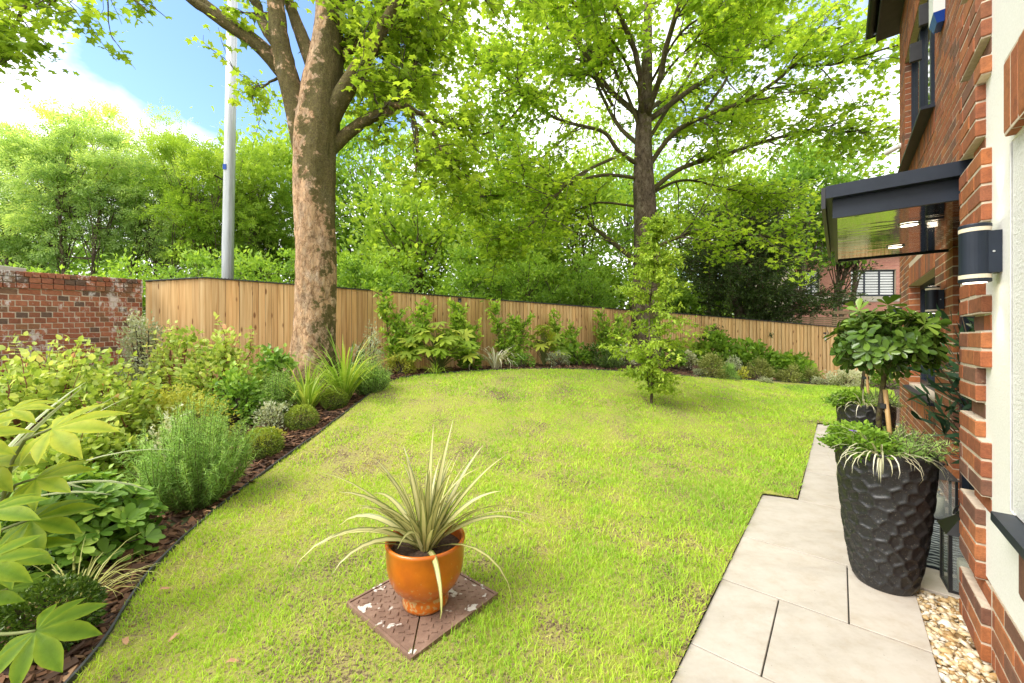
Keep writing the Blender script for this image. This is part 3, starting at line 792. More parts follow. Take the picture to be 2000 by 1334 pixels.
# canopy
can = empty('canopy'); can.parent = house
X0, X1, Y0, Y1 = -0.03, XI - 0.002, 2.92, 4.66
b = MB(); b.box((X0 - .03, Y0 - .05, 2.115), (X1, Y1 + .04, 2.185)); b.build('roof_trim', M['navy'], can)
b = MB(); b.box((X0, Y0, 2.008), (X1 - .002, Y0 + .02, 2.114)); b.box((X0, Y0 + .02, 2.008), (X0 + .02, Y1, 2.114)); b.box((X0, Y1, 2.008), (X1 - .002, Y1 + .02, 2.114)); b.build('fascia', M['navy'], can)
b = MB(); b.box((X0 + .021, Y0 + .021, 2.02), (X1 - .003, Y1 - .001, 2.03)); b.build('soffit', M['gloss'], can)
b = MB(); b.box((X0 - .05, Y0 - .045, 2.06), (X0 - .031, Y1 + .03, 2.18)); b.build('gutter', M['black_metal'], can)
for yy in (3.42, 4.2):
    d = MB(); d.lathe([(0.0, 2.012), (0.040, 2.012)], 20, (0.33, yy, 0)); dl = d.build('downlight', M['lamp_glow'], can)
    r = MB(); r.lathe([(0.040, 2.011), (0.052, 2.011), (0.052, 2.019)], 20, (0.33, yy, 0)); r.build('downlight_ring', M['galvanised'], can)
    sd = bpy.data.lights.new('downlight_bulb', 'SPOT'); sd.energy = 6; sd.spot_size = math.radians(95); sd.color = (1, .82, .55); sd.shadow_soft_size = 0.03
    so = bpy.data.objects.new('downlight_bulb', sd); COL.objects.link(so); so.parent = can; so.location = (0.33, yy, 2.0)
# eaves
ev = empty('eaves'); ev.parent = house
b = MB(); b.box((XI - .22, -3.2, 5.86), (XI + .3, 8.25, 5.90)); b.build('soffit', M['dark_plastic'], ev)
b = MB(); b.box((XI - .245, -3.2, 5.84), (XI - .222, 8.25, 6.06)); b.build('fascia', M['black_metal'], ev)
a = np.linspace(np.pi, 2 * np.pi, 9); prof = np.stack([XI - .305 + .06 * np.cos(a), 6.02 + .065 * np.sin(a)], -1)
V = np.concatenate([np.c_[prof[:, 0], np.full(9, y), prof[:, 1]] for y in (-3.2, 8.27)]); i = np.arange(8)
b = MB(); b.add(V, np.stack([i, i + 1, i + 10, i + 9], -1)); b.box((XI - .365, 8.27, 5.955), (XI - .245, 8.275, 6.02)); b.build('gutter', M['black_metal'], ev)
# roof
b = MB(); V = [(XI - .36, -3.3, 6.05), (9, -3.3, 6.05), (9, 8.35, 6.05), (XI - .36, 8.35, 6.05), (4.3, 1.0, 8.6), (4.3, 5.0, 8.6)]
b.add(np.array(V), [np.array([(0, 1, 4), (2, 3, 5)]), np.array([(1, 2, 5, 4), (3, 0, 4, 5), (0, 3, 2, 1)])]); b.build('roof', M['slate'], house)
# dark rain pipe in the recess beside the pier
b = MB(); b.tube([(XP + .14, 2.89, 0.02), (XP + .14, 2.89, 2.0)], 0.034, 10); b.build('rain_pipe', M['navy'], house)

def wall_lamp(x, y, z, label, lit=1.6):
    o = thing('wall_lamp', H(x, y, z), label, 'wall lamp', 'up and down lamps on the house wall', -YAW)
    b = MB(); b.lathe([(0.0, .092), (0.050, .092), (0.050, -.092), (0.0, -.092)], 28, (-.075, 0, 0)); b.build('body', M['navy'], o, False)
    b = MB(); b.box((-.06, -.036, -.089), (-.001, .036, .089)); b.build('bracket', M['navy'], o)
    for s in (1, -1):
        b = MB(); b.lathe([(0.051, s * .093), (0.051, s * .110)], 28, (-.075, 0, 0)); b.build('lens', M['lamp_glass'], o)
        b = MB(); b.lathe([(0.0, s * .126), (0.050, s * .126), (0.052, s * .122), (0.052, s * .111), (0.044, s * .111)], 28, (-.075, 0, 0)); b.build('end_cap', M['navy'], o)
        b = MB(); b.lathe([(0.0, s * .1275), (0.038, s * .1275)], 24, (-.075, 0, 0)); b.build('glow_disc', M['lamp_glow'], o)
        sd = bpy.data.lights.new('lamp_bulb', 'SPOT'); sd.energy = lit; sd.spot_size = math.radians(70); sd.spot_blend = 0.7; sd.color = (1, .84, .6); sd.shadow_soft_size = .03
        so = bpy.data.objects.new('lamp_bulb', sd); COL.objects.link(so); so.parent = o; so.location = (-.06, 0, s * .13)
        if s > 0: so.rotation_euler = (math.pi, 0, 0)
    b = MB(); b.lathe([(0, .0035), (.004, .003), (.005, 0)], 10); sc = b.build('screw', M['galvanised'], o); sc.location = (-.025, -.036, 0); sc.rotation_euler = (math.pi / 2, 0, 0)
    o.scale = (.86, .86, .9)
    return o
wall_lamp(XW, 2.36, 1.655, 'dark cylindrical up and down lamp on the white rendered wall')
wall_lamp(XI - .004, 4.86, 1.64, 'dark cylindrical lamp on brickwork between the canopy and the lower window')
wall_lamp(XI - .004, 7.75, 1.65, 'small distant dark cylindrical lamp at the far brick corner of the house', 1.0)

al = thing('alarm_box', H(XI, 4.92, 4.17), 'white burglar alarm box with blue base high on the brick wall', 'alarm box', rz=-YAW)
b = MB(); b.box((-.07, -.11, -.12), (-.002, .11, .16)); b.build('cover', M['white_plastic'], al)
b = MB(); V = [(-.07, -.11, -.121), (-.002, -.11, -.121), (-.002, .11, -.121), (-.07, .11, -.121), (-.045, -.08, -.2), (-.002, -.08, -.2), (-.002, .08, -.2), (-.045, .08, -.2)]
b.add(np.array(V), np.array([(0, 1, 2, 3), (4, 7, 6, 5), (0, 4, 5, 1), (1, 5, 6, 2), (2, 6, 7, 3), (3, 7, 4, 0)])); b.build('strobe', M['blue_plastic'], al)
cc = thing('security_camera', H(XI, 7.9, 4.06), 'small white security camera on the far end of the brick wall', 'camera', rz=-YAW)
b = MB(); b.tube([(-.001, 0, 0), (-.03, 0, 0)], .04, 12); b.build('mount', M['white_plastic'], cc)
b = MB(); b.tube([(-.02, 0, 0), (-.09, 0.03, -.02), (-.15, .08, -.03)], [.035, .04, .042], 12); b.build('housing', M['white_plastic'], cc)
b = MB(); b.tube([(-.149, .079, -.03), (-.154, .083, -.031)], .028, 12); b.build('lens', M['window_glass'], cc)

# ------------------------------------------------------------------ old brick garden wall on the left
wa, wb = np.array([-7.35, 3.0]), np.array([-6.56, 7.0])
wl = float(np.linalg.norm(wb - wa)); wang = math.atan2(wb[1] - wa[1], wb[0] - wa[0])
gw = thing('garden_wall', (wa[0], wa[1], 0.0), 'weathered red brick garden wall with white salt stains and brick coping', 'wall', rz=wang)
ZT0, ZT1 = 2.08, 2.34                              # the top falls a little towards the camera end
b = MB(); V = [(0, 0.004, -.2), (wl, 0.004, -.2), (wl, .22, -.2), (0, .22, -.2), (0, .004, ZT0 - .01), (wl, .004, ZT1 - .01), (wl, .22, ZT1 - .01), (0, .22, ZT0 - .01)]
b.add(np.array(V), np.array([(0, 3, 2, 1), (4, 5, 6, 7), (0, 1, 5, 4), (1, 2, 6, 5), (2, 3, 7, 6), (3, 0, 4, 7)])); b.build('wall_core', M['mortar'], gw)
CHW = 0.082
WDIM = (0.12, 0.1, 0.07)
wme = unit_brick(M['old_brick'], WDIM); slope = (ZT1 - ZT0) / wl
wm, lst = MB(), []
ncr = 26
for k in range(ncr):
    zc = -(k + 0.5) * CHW                          # measured down from the top, courses follow the coping
    if k == 0:
        x = 0.0; L_ = 0.083
    elif k == 2 or k % 4 == 3:
        x = -0.06; L_ = 0.235 if k % 8 == 3 else 0.128
    else:
        x = -0.064 * (k % 2); L_ = 0.128
    while x < wl:
        e = min(x + L_, wl); s_ = max(x, 0)
        if e - s_ > 0.03:
            lst.append((s_, e, zc, k))
        x += L_
lst.sort(key=lambda t: (t[1] < 1.9, t[3]))          # those in view and above the planting first
for n_, (s_, e, zc, k) in enumerate(lst):
    zz = ZT0 + slope * (s_ + e) / 2 + zc
    pr = -0.028 if k in (0,) else (-0.022 if k == 1 else (-0.02 if k == 2 else 0.0))
    a_, c_ = (s_ + .0055, pr, zz - CHW / 2 + .005), (e - .0055, 0.10 + pr, zz + CHW / 2 - .005)
    if n_ < 298:
        place_brick(wme, WDIM, a_, c_, gw)
    else:
        wm.box(a_, c_, random.random())
tag(wm.build('brickwork', M['old_brick_mass'], gw), kind='stuff')
for xx, ln in ((1.45, 0.5), (2.2, .42)):
    box_mesh('coping_stone', (xx, 0.02, ZT0 + slope * xx + .005), (xx + ln, .26, ZT0 + slope * xx + .07), M['slab'], gw, .006)

# ------------------------------------------------------------------ timber fence
FPTS = [(-6.56, 7.06, 2.31), (-5.61, 7.2, 2.395), (6.49, 13.5, 2.04), (10.7, 12.5, 1.585), (13.6, 11.9, 1.45)]
bw_me = None
def fence_run(p, q, label, board_w=0.104):
    p, q = np.array(p), np.array(q); d = q[:2] - p[:2]; ln = float(np.linalg.norm(d)); ang = math.atan2(d[1], d[0])
    root = thing('timber_fence', (p[0], p[1], 0), label, 'fence', 'close boarded fence panels round the garden', ang)
    n = int(ln / board_w); bwid = ln / n
    # a feather-edged board: thick edge overlapping the thin one
    V = np.array([(.03, .004, 0), (.97, .018, 0), (.97, .030, 0), (.03, .028, 0), (.03, .004, 1), (.97, .018, 1), (.97, .030, 1), (.03, .028, 1)]) * np.array([bwid, 1, 1])
    F = np.array([(0, 3, 2, 1), (4, 5, 6, 7), (0, 1, 5, 4), (1, 2, 6, 5), (2, 3, 7, 6), (3, 0, 4, 7)])
    tmp = mk('board', V, F, M['timber']); me = tmp.data; bpy.data.objects.remove(tmp)
    for i in range(n):
        f = (i + .5) / n; x, y = p[0] + d[0] * f, p[1] + d[1] * f
        zt = p[2] + (q[2] - p[2]) * f; zb = float(gz(x, y)) - .08
        o = bpy.data.objects.new('board', me); COL.objects.link(o); o.parent = root
        o.location = (i * bwid, random.uniform(-.004, .004) - 0.01, zb); o.scale = (1, 1, zt - zb - random.uniform(0, .004))
        o.rotation_euler = (0, random.uniform(-.002, .002), random.uniform(-.012, .012))
    b = MB(); zl = min(float(gz(p[0], p[1])), float(gz(q[0], q[1]))) - .1
    b.add(np.array([(0, .032, zl), (ln, .032, zl), (ln, .05, zl), (0, .05, zl), (0, .032, p[2] - .01), (ln, .032, q[2] - .01), (ln, .05, q[2] - .01), (0, .05, p[2] - .01)]), np.array([(0, 3, 2, 1), (4, 5, 6, 7), (0, 1, 5, 4), (1, 2, 6, 5), (2, 3, 7, 6), (3, 0, 4, 7)])); b.build('backing', M['twig'], root)  # dark sheet added behind the gaps to strengthen the shadow lines between boards
    b = MB()
    V = []
    for f in (0, 1):
        zt = p[2] + (q[2] - p[2]) * f
        V += [(f * ln, -.035, zt + .001), (f * ln, .045, zt + .001), (f * ln, .045, zt + .016), (f * ln, -.035, zt + .016)]
    b.add(np.array(V), np.array([(0, 1, 2, 3), (7, 6, 5, 4), (0, 4, 5, 1), (1, 5, 6, 2), (2, 6, 7, 3), (3, 7, 4, 0)]))
    cap = b.build('capping', M['dark_plastic'], root)
    b = MB(); ns = int(ln / 0.055)
    for i in range(ns):
        f = (i + .5) / ns; zt = p[2] + (q[2] - p[2]) * f + .017; x = f * ln
        for yy in (-.02, .02):
            b.add(np.array([(x - .008, yy - .008, zt), (x + .008, yy - .008, zt), (x, yy + .01, zt), (x, yy, zt + .022)]), np.array([(0, 1, 3), (1, 2, 3), (2, 0, 3)]))
    tag(b.build('spike_strip', M['dark_plastic'], root), kind='stuff')
    return root
fence_run(FPTS[0], FPTS[1], 'short run of timber fence boards joining the brick garden wall')
fence_run(FPTS[1], FPTS[2], 'long close boarded timber fence running behind the big tree and laurels')
fence_run(FPTS[2], FPTS[3], 'lower timber fence beyond the hydrangeas towards the neighbouring brick house')
fence_run(FPTS[3], FPTS[4], 'end stretch of timber fence behind the potted trees and the house')
def fence_at(f, run=1):
    p, q = np.array(FPTS[run]), np.array(FPTS[run + 1]); return p + (q - p) * f
def fence_u(u, off=0.45, run=1):              # point in front of the fence seen at photo column u
    p, q = np.array(FPTS[run]), np.array(FPTS[run + 1]); k = (u - 1000) / FPX
    f = (k * p[1] - p[0]) / ((q[0] - p[0]) - k * (q[1] - p[1])); r = p + (q - p) * f
    n = np.array([q[1] - p[1], -(q[0] - p[0])]); n = n / np.linalg.norm(n)
    s = off / abs(n[1] - 0)  # move towards the camera along the line of sight
    r = r[:2] * (1 - s / r[1])
    return on_ground(r[0], r[1])
fa = math.atan2(6.3, 12.1)
pz = fence_u(897, 0.05); fz = fence_at(0.36)
fl = thing('fence_light', (pz[0], pz[1] , 2.19), 'tiny black solar light fixed near the top of the timber fence', 'lamp', rz=fa)
b = MB(); b.box((-.04, -.05, -.05), (.04, -.005, .05)); b.build('case', M['black_metal'], fl)
b = MB(); b.box((-.03, -.054, -.045), (.03, -.051, -.01)); b.build('lens', M['clear_glass'], fl)
q = np.array(FPTS[2]) * .39 + np.array(FPTS[3]) * .61
lt = thing('gate_latch', at(1612, 651, 12.7), 'small metal latch and pale plate on the lower timber fence', 'latch', rz=math.atan2(-1, 4.2))
b = MB(); b.box((-.08, -.055, -.02), (.08, -.03, .03)); b.box((.02, -.06, -.10), (.05, -.03, .08)); b.build('bolt', M['black_metal'], lt)
b = MB(); b.box((-.04, -.052, -.25), (.04, -.034, -.06)); b.build('plate', M['white_plastic'], lt)

# street lighting column behind the fence
lp = thing('lamp_column', (at(445, 540, 9.2)[0], 9.2, 0.4), 'tall galvanised steel lighting column rising behind the timber fence', 'lamp post')
b = MB(); b.tube([(0, 0, -.5), (0.0, 0, 3.0), (.05, 0, 5.5), (.12, 0, 9.6)], [.125, .12, .112, .10], 12); b.build('shaft', M['galvanised'], lp, True)
b = MB(); b.tube([(.12, 0, 9.55), (.3, -.2, 10.1), (.9, -.9, 10.3)], [.06, .05, .04], 10); b.build('bracket_arm', M['galvanised'], lp, True)
b = MB(); b.box((.75, -1.45, 10.25), (1.05, -.85, 10.36)); b.build('lantern_head', M['galvanised'], lp)
b = MB(); b.box((-.03, -.125, 4.78), (.05, -.11, 4.9)); b.build('number_plate', M['blue_plastic'], lp)

# neighbouring house
nh = thing('neighbour_house', (17.2, 24.0, 0), 'pinkish brick neighbouring house with dark framed windows seen beyond the fence', 'house', rz=-0.05)
M['pink_brick'] = brickmat('pink_brick', False, [(0.60, 0.27, 0.20), (0.64, 0.30, 0.22), (0.55, 0.24, 0.18), (0.62, 0.28, 0.20)])
M['stone'] = simple('pale_stone', (0.46, 0.40, 0.32), (0.55, 0.49, 0.40), 12, 0.9)
NWIN = [(3.3, 5.9, 3.75, 5.35), (0.2, 1.5, 3.75, 5.35), (7.5, 9.5, 3.75, 5.35)]
b = MB(); hb = MB()
for a_, b_, c, d in rects_minus(0, 12, -.3, 6.4, NWIN): hb.box((a_, 0.02, c), (b_, 0.3, d))
hb.box((0, 0.3, -.3), (12, 7, 6.4)); hb.build('wall_core', M['mortar'], nh)
for k in range(int(6.7 / .09)):
    z0 = -.3 + k * .09; sp = [(0, 12)]
    for h_ in NWIN:
        if h_[2] - .35 < z0 + .045 < h_[3] + .02:
            sp = [s for a_, c in sp for s in ((a_, min(c, h_[0])), (max(a_, h_[1]), c)) if s[1] - s[0] > .02]
    for a_, c in sp:
        for p, q_ in course_cuts(a_, c, k, .27): b.box((p + .006, 0, z0 + .006), (q_ - .006, .05, z0 + .084), random.random())
tag(b.build('brickwork', M['pink_brick'], nh), kind='stuff')
for (a_, c, z0, z1) in NWIN:
    w = empty('window'); w.parent = nh
    f = MB()
    for k in range(4): xx = a_ + (c - a_) * k / 3; f.box((max(a_, xx - .05), .12, z0), (min(c, xx + .05), .2, z1))
    f.box((a_, .121, z0), (c, .199, z0 + .1)); f.box((a_, .121, z1 - .1), (c, .199, z1)); f.build('frame', M['navy'], w)
    g = MB(); g.box((a_, .15, z0), (c, .17, z1)); g.build('pane', M['window_glass'], w)
    bl = MB()
    for k in range(9): bl.box((a_ + .06, .138, z0 + .12 + k * .16), (c - .06, .149, z0 + .22 + k * .16))
    bl.build('blind', M['white_plastic'], w)
    s = MB(); s.box((a_ - .7 if a_ > 1 else a_ - .2, -.05, z0 - .32), (c + .6, .1, z0 - .005)); s.build('sill', M['stone'], w)
b = MB(); b.add(np.array([(-.4, -.4, 6.4), (12.4, -.4, 6.4), (12.4, 7.4, 6.4), (-.4, 7.4, 6.4), (3, 3.5, 9.2), (9, 3.5, 9.2)]), [np.array([(3, 0, 4), (1, 2, 5)]), np.array([(0, 1, 5, 4), (2, 3, 4, 5), (0, 3, 2, 1)])]); b.build('roof', M['slate'], nh)
fd = thing('flood_light', at(1641, 592, 23.85), 'small white floodlight on the pinkish neighbouring wall', 'lamp')
b = MB(); b.box((-.16, -.1, -.12), (.16, .0, .14)); b.build('case', M['white_plastic'], fd)
b = MB(); b.box((-.03, 0, -.2), (.03, .1, -.05)); b.build('bracket', M['black_metal'], fd)
# slatted screen beyond the fence
ss = thing('slatted_screen', (at(1525, 640, 14.6)[0], 14.6, 0), 'weathered horizontal slat screen standing behind the lower timber fence', 'screen', rz=-.06)
sme = mk('slat', np.array([(0, 0, 0), (4.6, 0, 0), (4.6, .025, 0), (0, .025, 0), (0, 0, .055), (4.6, 0, .055), (4.6, .025, .055), (0, .025, .055)], float), np.array([(0, 3, 2, 1), (4, 5, 6, 7), (0, 1, 5, 4), (1, 2, 6, 5), (2, 3, 7, 6), (3, 0, 4, 7)]), M['slat_timber'], ss)
sme.location = (0, 0, .9)
for k in range(1, 17):
    o = sme.copy(); COL.objects.link(o); o.location = (0, random.uniform(-.004, .004), .9 + .073 * k + (.08 if k == 16 else 0)); o.scale = (1, 1, 2.3 if k == 16 else 1)
for xx in (.05, 1.15, 2.3, 3.4, 4.5):
    b = MB(); b.box((xx - .05, .03, .3), (xx + .05, .1, 2.15)); b.build('post', M['slat_timber'], ss)
# ------------------------------------------------------------------ leaves
def T_(v, f): return np.array(v, float), np.array(f, int)
RHOMB = T_([(0, 0, 0), (.5, .24, .03), (1, 0, -.06), (.5, -.24, .03)], [(0, 2, 1), (0, 3, 2)])
OVAL = T_([(0, 0, 0), (.3, .2, .05), (.7, .19, .03), (1, 0, -.10), (.7, -.19, .03), (.3, -.2, .05), (.3, 0, 0), (.7, 0, -.03)],
          [(0, 6, 1), (1, 6, 7), (1, 7, 2), (2, 7, 3), (3, 7, 4), (4, 7, 6), (4, 6, 5), (5, 6, 0)])
OVAL4 = T_([(0, 0, 0), (.35, .22, .05), (.72, .18, .02), (1, 0, -.10), (.72, -.18, .02), (.35, -.22, .05)], [(0, 5, 1), (1, 5, 4), (1, 4, 2), (2, 4, 3)])
BROAD = T_([(0, 0, 0), (.25, .32, .05), (.62, .30, .02), (1, 0, -.14), (.62, -.30, .02), (.25, -.32, .05), (.25, 0, 0), (.62, 0, -.04)],
           [(0, 6, 1), (1, 6, 7), (1, 7, 2), (2, 7, 3), (3, 7, 4), (4, 7, 6), (4, 6, 5), (5, 6, 0)])
OBOV = T_([(0, 0, 0), (.35, .15, .03), (.72, .27, .06), (.93, .17, .03), (1, 0, -.02), (.93, -.17, .03), (.72, -.27, .06), (.35, -.15, .03), (.35, 0, -.01), (.75, 0, -.02)],
          [(0, 8, 1), (1, 8, 2), (2, 8, 9), (2, 9, 3), (3, 9, 4), (4, 9, 5), (5, 9, 6), (6, 9, 8), (6, 8, 7), (7, 8, 0)])
MAPLE = T_([(.36, 0, 0), (0, 0, .02), (.02, .42, -.05), (.30, .24, .03), (.58, .56, -.06), (.66, .20, .03), (1.02, 0, -.08), (.66, -.20, .03), (.58, -.56, -.06), (.30, -.24, .03), (.02, -.42, -.05)],
           [(0, i, i + 1) for i in range(1, 10)] + [(0, 10, 1)])
PINN = None
def pinnate():
    V, F = [], []
    for i in range(2):
        x = .22 + .34 * i
        for s in (1, -1):
            n = len(V); V += [(x, 0, 0), (x + .20, s * .13, .03), (x + .34, s * .36, -.05), (x + .05, s * .19, .0)]; F += [(n, n + 2, n + 1), (n, n + 3, n + 2)]
    n = len(V); V += [(.8, 0, 0), (.95, .09, 0), (1.15, 0, -.06), (.95, -.09, 0)]; F += [(n, n + 2, n + 1), (n, n + 3, n + 2)]
    return T_(V, F)
PINN = pinnate()
NEEDLE = T_([(0, -.07, 0), (0, .07, 0), (1, 0, 0)], [(0, 1, 2)])
def unit(v): return v / (np.linalg.norm(v, axis=-1, keepdims=True) + 1e-9)
def scatter(mb, T, P, A, N, S, tint):
    tv, tf = T; n = len(P)
    if n == 0: return
    A = unit(A); N = unit(N - A * (A * N).sum(-1, keepdims=True)); B = np.cross(N, A)
    S = np.full(n, S) if np.isscalar(S) else S
    V = P[:, None] + S[:, None, None] * (tv[None, :, 0:1] * A[:, None] + tv[None, :, 1:2] * B[:, None] + tv[None, :, 2:3] * N[:, None])
    F = (np.arange(n)[:, None, None] * len(tv) + tf[None]).reshape(-1, 3)
    mb.add(V.reshape(-1, 3), F, np.repeat(tint, len(tv)))
def rdir(n, up=0.0, sp=1.0):
    v = RNG.normal(size=(n, 3)) * sp; v[:, 2] += up; return unit(v)

LM = {}
LM['syc'] = leafmat('sycamore_leaf', [(0, (0.085, 0.14, 0.012)), (0.5, (0.155, 0.235, 0.018)), (1, (0.24, 0.31, 0.028))], 0.5, 0.5, 0.25, tr_gain=1.5)
LM['syc2'] = leafmat('sycamore_leaf_deep', [(0, (0.075, 0.135, 0.012)), (0.5, (0.15, 0.225, 0.016)), (1, (0.245, 0.315, 0.026))], 0.5, 0.5, 0.25, tr_gain=1.6, gain=2.0)
LM['ash'] = leafmat('ash_leaf', [(0, (0.09, 0.15, 0.04)), (0.5, (0.19, 0.26, 0.085)), (1, (0.32, 0.37, 0.12))], 0.5, 0.5, 0.3, tr_gain=1.4, gain=2.3)
LM['wood'] = leafmat('woodland_leaf', [(0, (0.05, 0.10, 0.012)), (0.5, (0.11, 0.19, 0.02)), (1, (0.19, 0.28, 0.035))], 0.45, 0.45, 0.35, tr_gain=1.35, gain=2.1)
LM['lime'] = leafmat('pale_woodland_leaf', [(0, (0.08, 0.15, 0.012)), (0.5, (0.16, 0.245, 0.02)), (1, (0.25, 0.33, 0.04))], 0.45, 0.5, 0.3, tr_gain=1.4)
LM['yew'] = leafmat('yew_needles', [(0, (0.018, 0.032, 0.008)), (0.5, (0.038, 0.066, 0.014)), (1, (0.075, 0.115, 0.022))], 0.15, 0.5, 0.3)
LM['laurel'] = leafmat('laurel_leaf', [(0, (0.055, 0.11, 0.012)), (0.5, (0.14, 0.23, 0.02)), (1, (0.30, 0.40, 0.045))], 0.35, 0.32, 0.45, gain=2.25)
LM['golden'] = leafmat('golden_leaf', [(0, (0.17, 0.20, 0.02)), (0.5, (0.34, 0.36, 0.045)), (1, (0.50, 0.48, 0.09))], 0.4, 0.5, 0.3, gain=1.3)
LM['dogwood'] = leafmat('dogwood_leaf', [(0, (0.09, 0.15, 0.02)), (0.45, (0.21, 0.28, 0.045)), (0.94, (0.40, 0.43, 0.13)), (1, (0.46, 0.24, 0.14))], 0.42, 0.45, 0.35)
LM['rosemary'] = leafmat('rosemary_leaf', [(0, (0.05, 0.09, 0.02)), (0.5, (0.13, 0.22, 0.05)), (1, (0.24, 0.34, 0.09))], 0.3, 0.5, 0.3, gain=2.3)
LM['box'] = leafmat('box_leaf', [(0, (0.03, 0.055, 0.008)), (0.5, (0.09, 0.125, 0.012)), (1, (0.20, 0.24, 0.02))], 0.25, 0.45, 0.4, gain=2.3)
LM['silver'] = leafmat('silver_leaf', [(0, (0.16, 0.20, 0.09)), (0.5, (0.38, 0.42, 0.26)), (1, (0.62, 0.63, 0.48))], 0.3, 0.5, 0.3, gain=1.1)
LM['white'] = leafmat('white_variegated_leaf', [(0, (0.20, 0.24, 0.08)), (0.4, (0.50, 0.52, 0.33)), (1, (0.74, 0.72, 0.58))], 0.25, 0.5, 0.3, gain=1.1)
LM['deep'] = leafmat('glossy_dark_leaf', [(0, (0.028, 0.06, 0.010)), (0.5, (0.065, 0.13, 0.014)), (1, (0.16, 0.25, 0.03))], 0.2, 0.26, 0.6, gain=1.25)
LM['choisya'] = leafmat('glossy_bright_leaf', [(0, (0.05, 0.115, 0.014)), (0.5, (0.14, 0.25, 0.03)), (1, (0.31, 0.42, 0.07))], 0.3, 0.34, 0.45, gain=1.7)
LM['hyd'] = leafmat('broad_green_leaf', [(0, (0.055, 0.11, 0.012)), (0.5, (0.12, 0.215, 0.018)), (1, (0.22, 0.33, 0.03))], 0.35, 0.45, 0.35)
LM['hebe'] = leafmat('hebe_leaf', [(0, (0.075, 0.085, 0.02)), (0.5, (0.165, 0.185, 0.045)), (1, (0.28, 0.30, 0.09))], 0.25, 0.5, 0.3)
LM['blade'] = leafmat('iris_blade', [(0, (0.08, 0.15, 0.015)), (0.5, (0.165, 0.26, 0.025)), (1, (0.36, 0.40, 0.09))], 0.35, 0.42, 0.4)
LM['straw'] = leafmat('straw_blade', [(0, (0.16, 0.17, 0.04)), (0.5, (0.34, 0.34, 0.10)), (1, (0.5, 0.46, 0.2))], 0.3, 0.5, 0.3)
LM['whiteblade'] = leafmat('white_blade', [(0, (0.2, 0.22, 0.08)), (0.5, (0.58, 0.56, 0.38)), (1, (0.75, 0.72, 0.58))], 0.2, 0.5, 0.3, gain=1.0)
LM['fatsia_near'] = leafmat('fatsia_near_leaf', [(0, (0.06, 0.13, 0.008)), (0.45, (0.15, 0.27, 0.014)), (0.75, (0.33, 0.42, 0.02)), (1, (0.52, 0.54, 0.03))], 0.4, 0.4, 0.2, gain=.95)
_nt = LM['fatsia_near'].node_tree; _bs = _nt.nodes['Principled BSDF']; _n = noise(_nt, 26, 6, .7); _r = ramp(_nt, [(0.25, (0.62, 0.66, 0.6)), (0.5, (1, 1, 1)), (0.8, (1.12, 1.1, 1.0))]); _nt.links.new(_n.outputs['Fac'], _r.inputs[0])
_src = _bs.inputs['Base Color'].links[0].from_socket; _nt.links.new(mixc(_nt, 1.0, _src, _r.outputs[0], 'MULTIPLY'), _bs.inputs['Base Color']); bump(_nt, _bs, _n.outputs['Fac'], .35, .01)
LM['fatsia'] = leafmat('fatsia_leaf', [(0, (0.07, 0.13, 0.012)), (0.5, (0.17, 0.255, 0.022)), (1, (0.38, 0.40, 0.05))], 0.4, 0.42, 0.3, gain=1.65)
LM['hornbeam'] = leafmat('hornbeam_leaf', [(0, (0.09, 0.15, 0.014)), (0.5, (0.19, 0.28, 0.025)), (1, (0.33, 0.40, 0.05))], 0.42, 0.45, 0.35)

def wander(p, d, ln, n, wig=0.25, grav=0.0):
    P = [np.array(p, float)]; d = np.array(d, float)
    for _ in range(n):
        d = d + RNG.normal(size=3) * wig; d[2] += grav; d = d / np.linalg.norm(d)
        P.append(P[-1] + d * ln / n)
    return np.array(P)

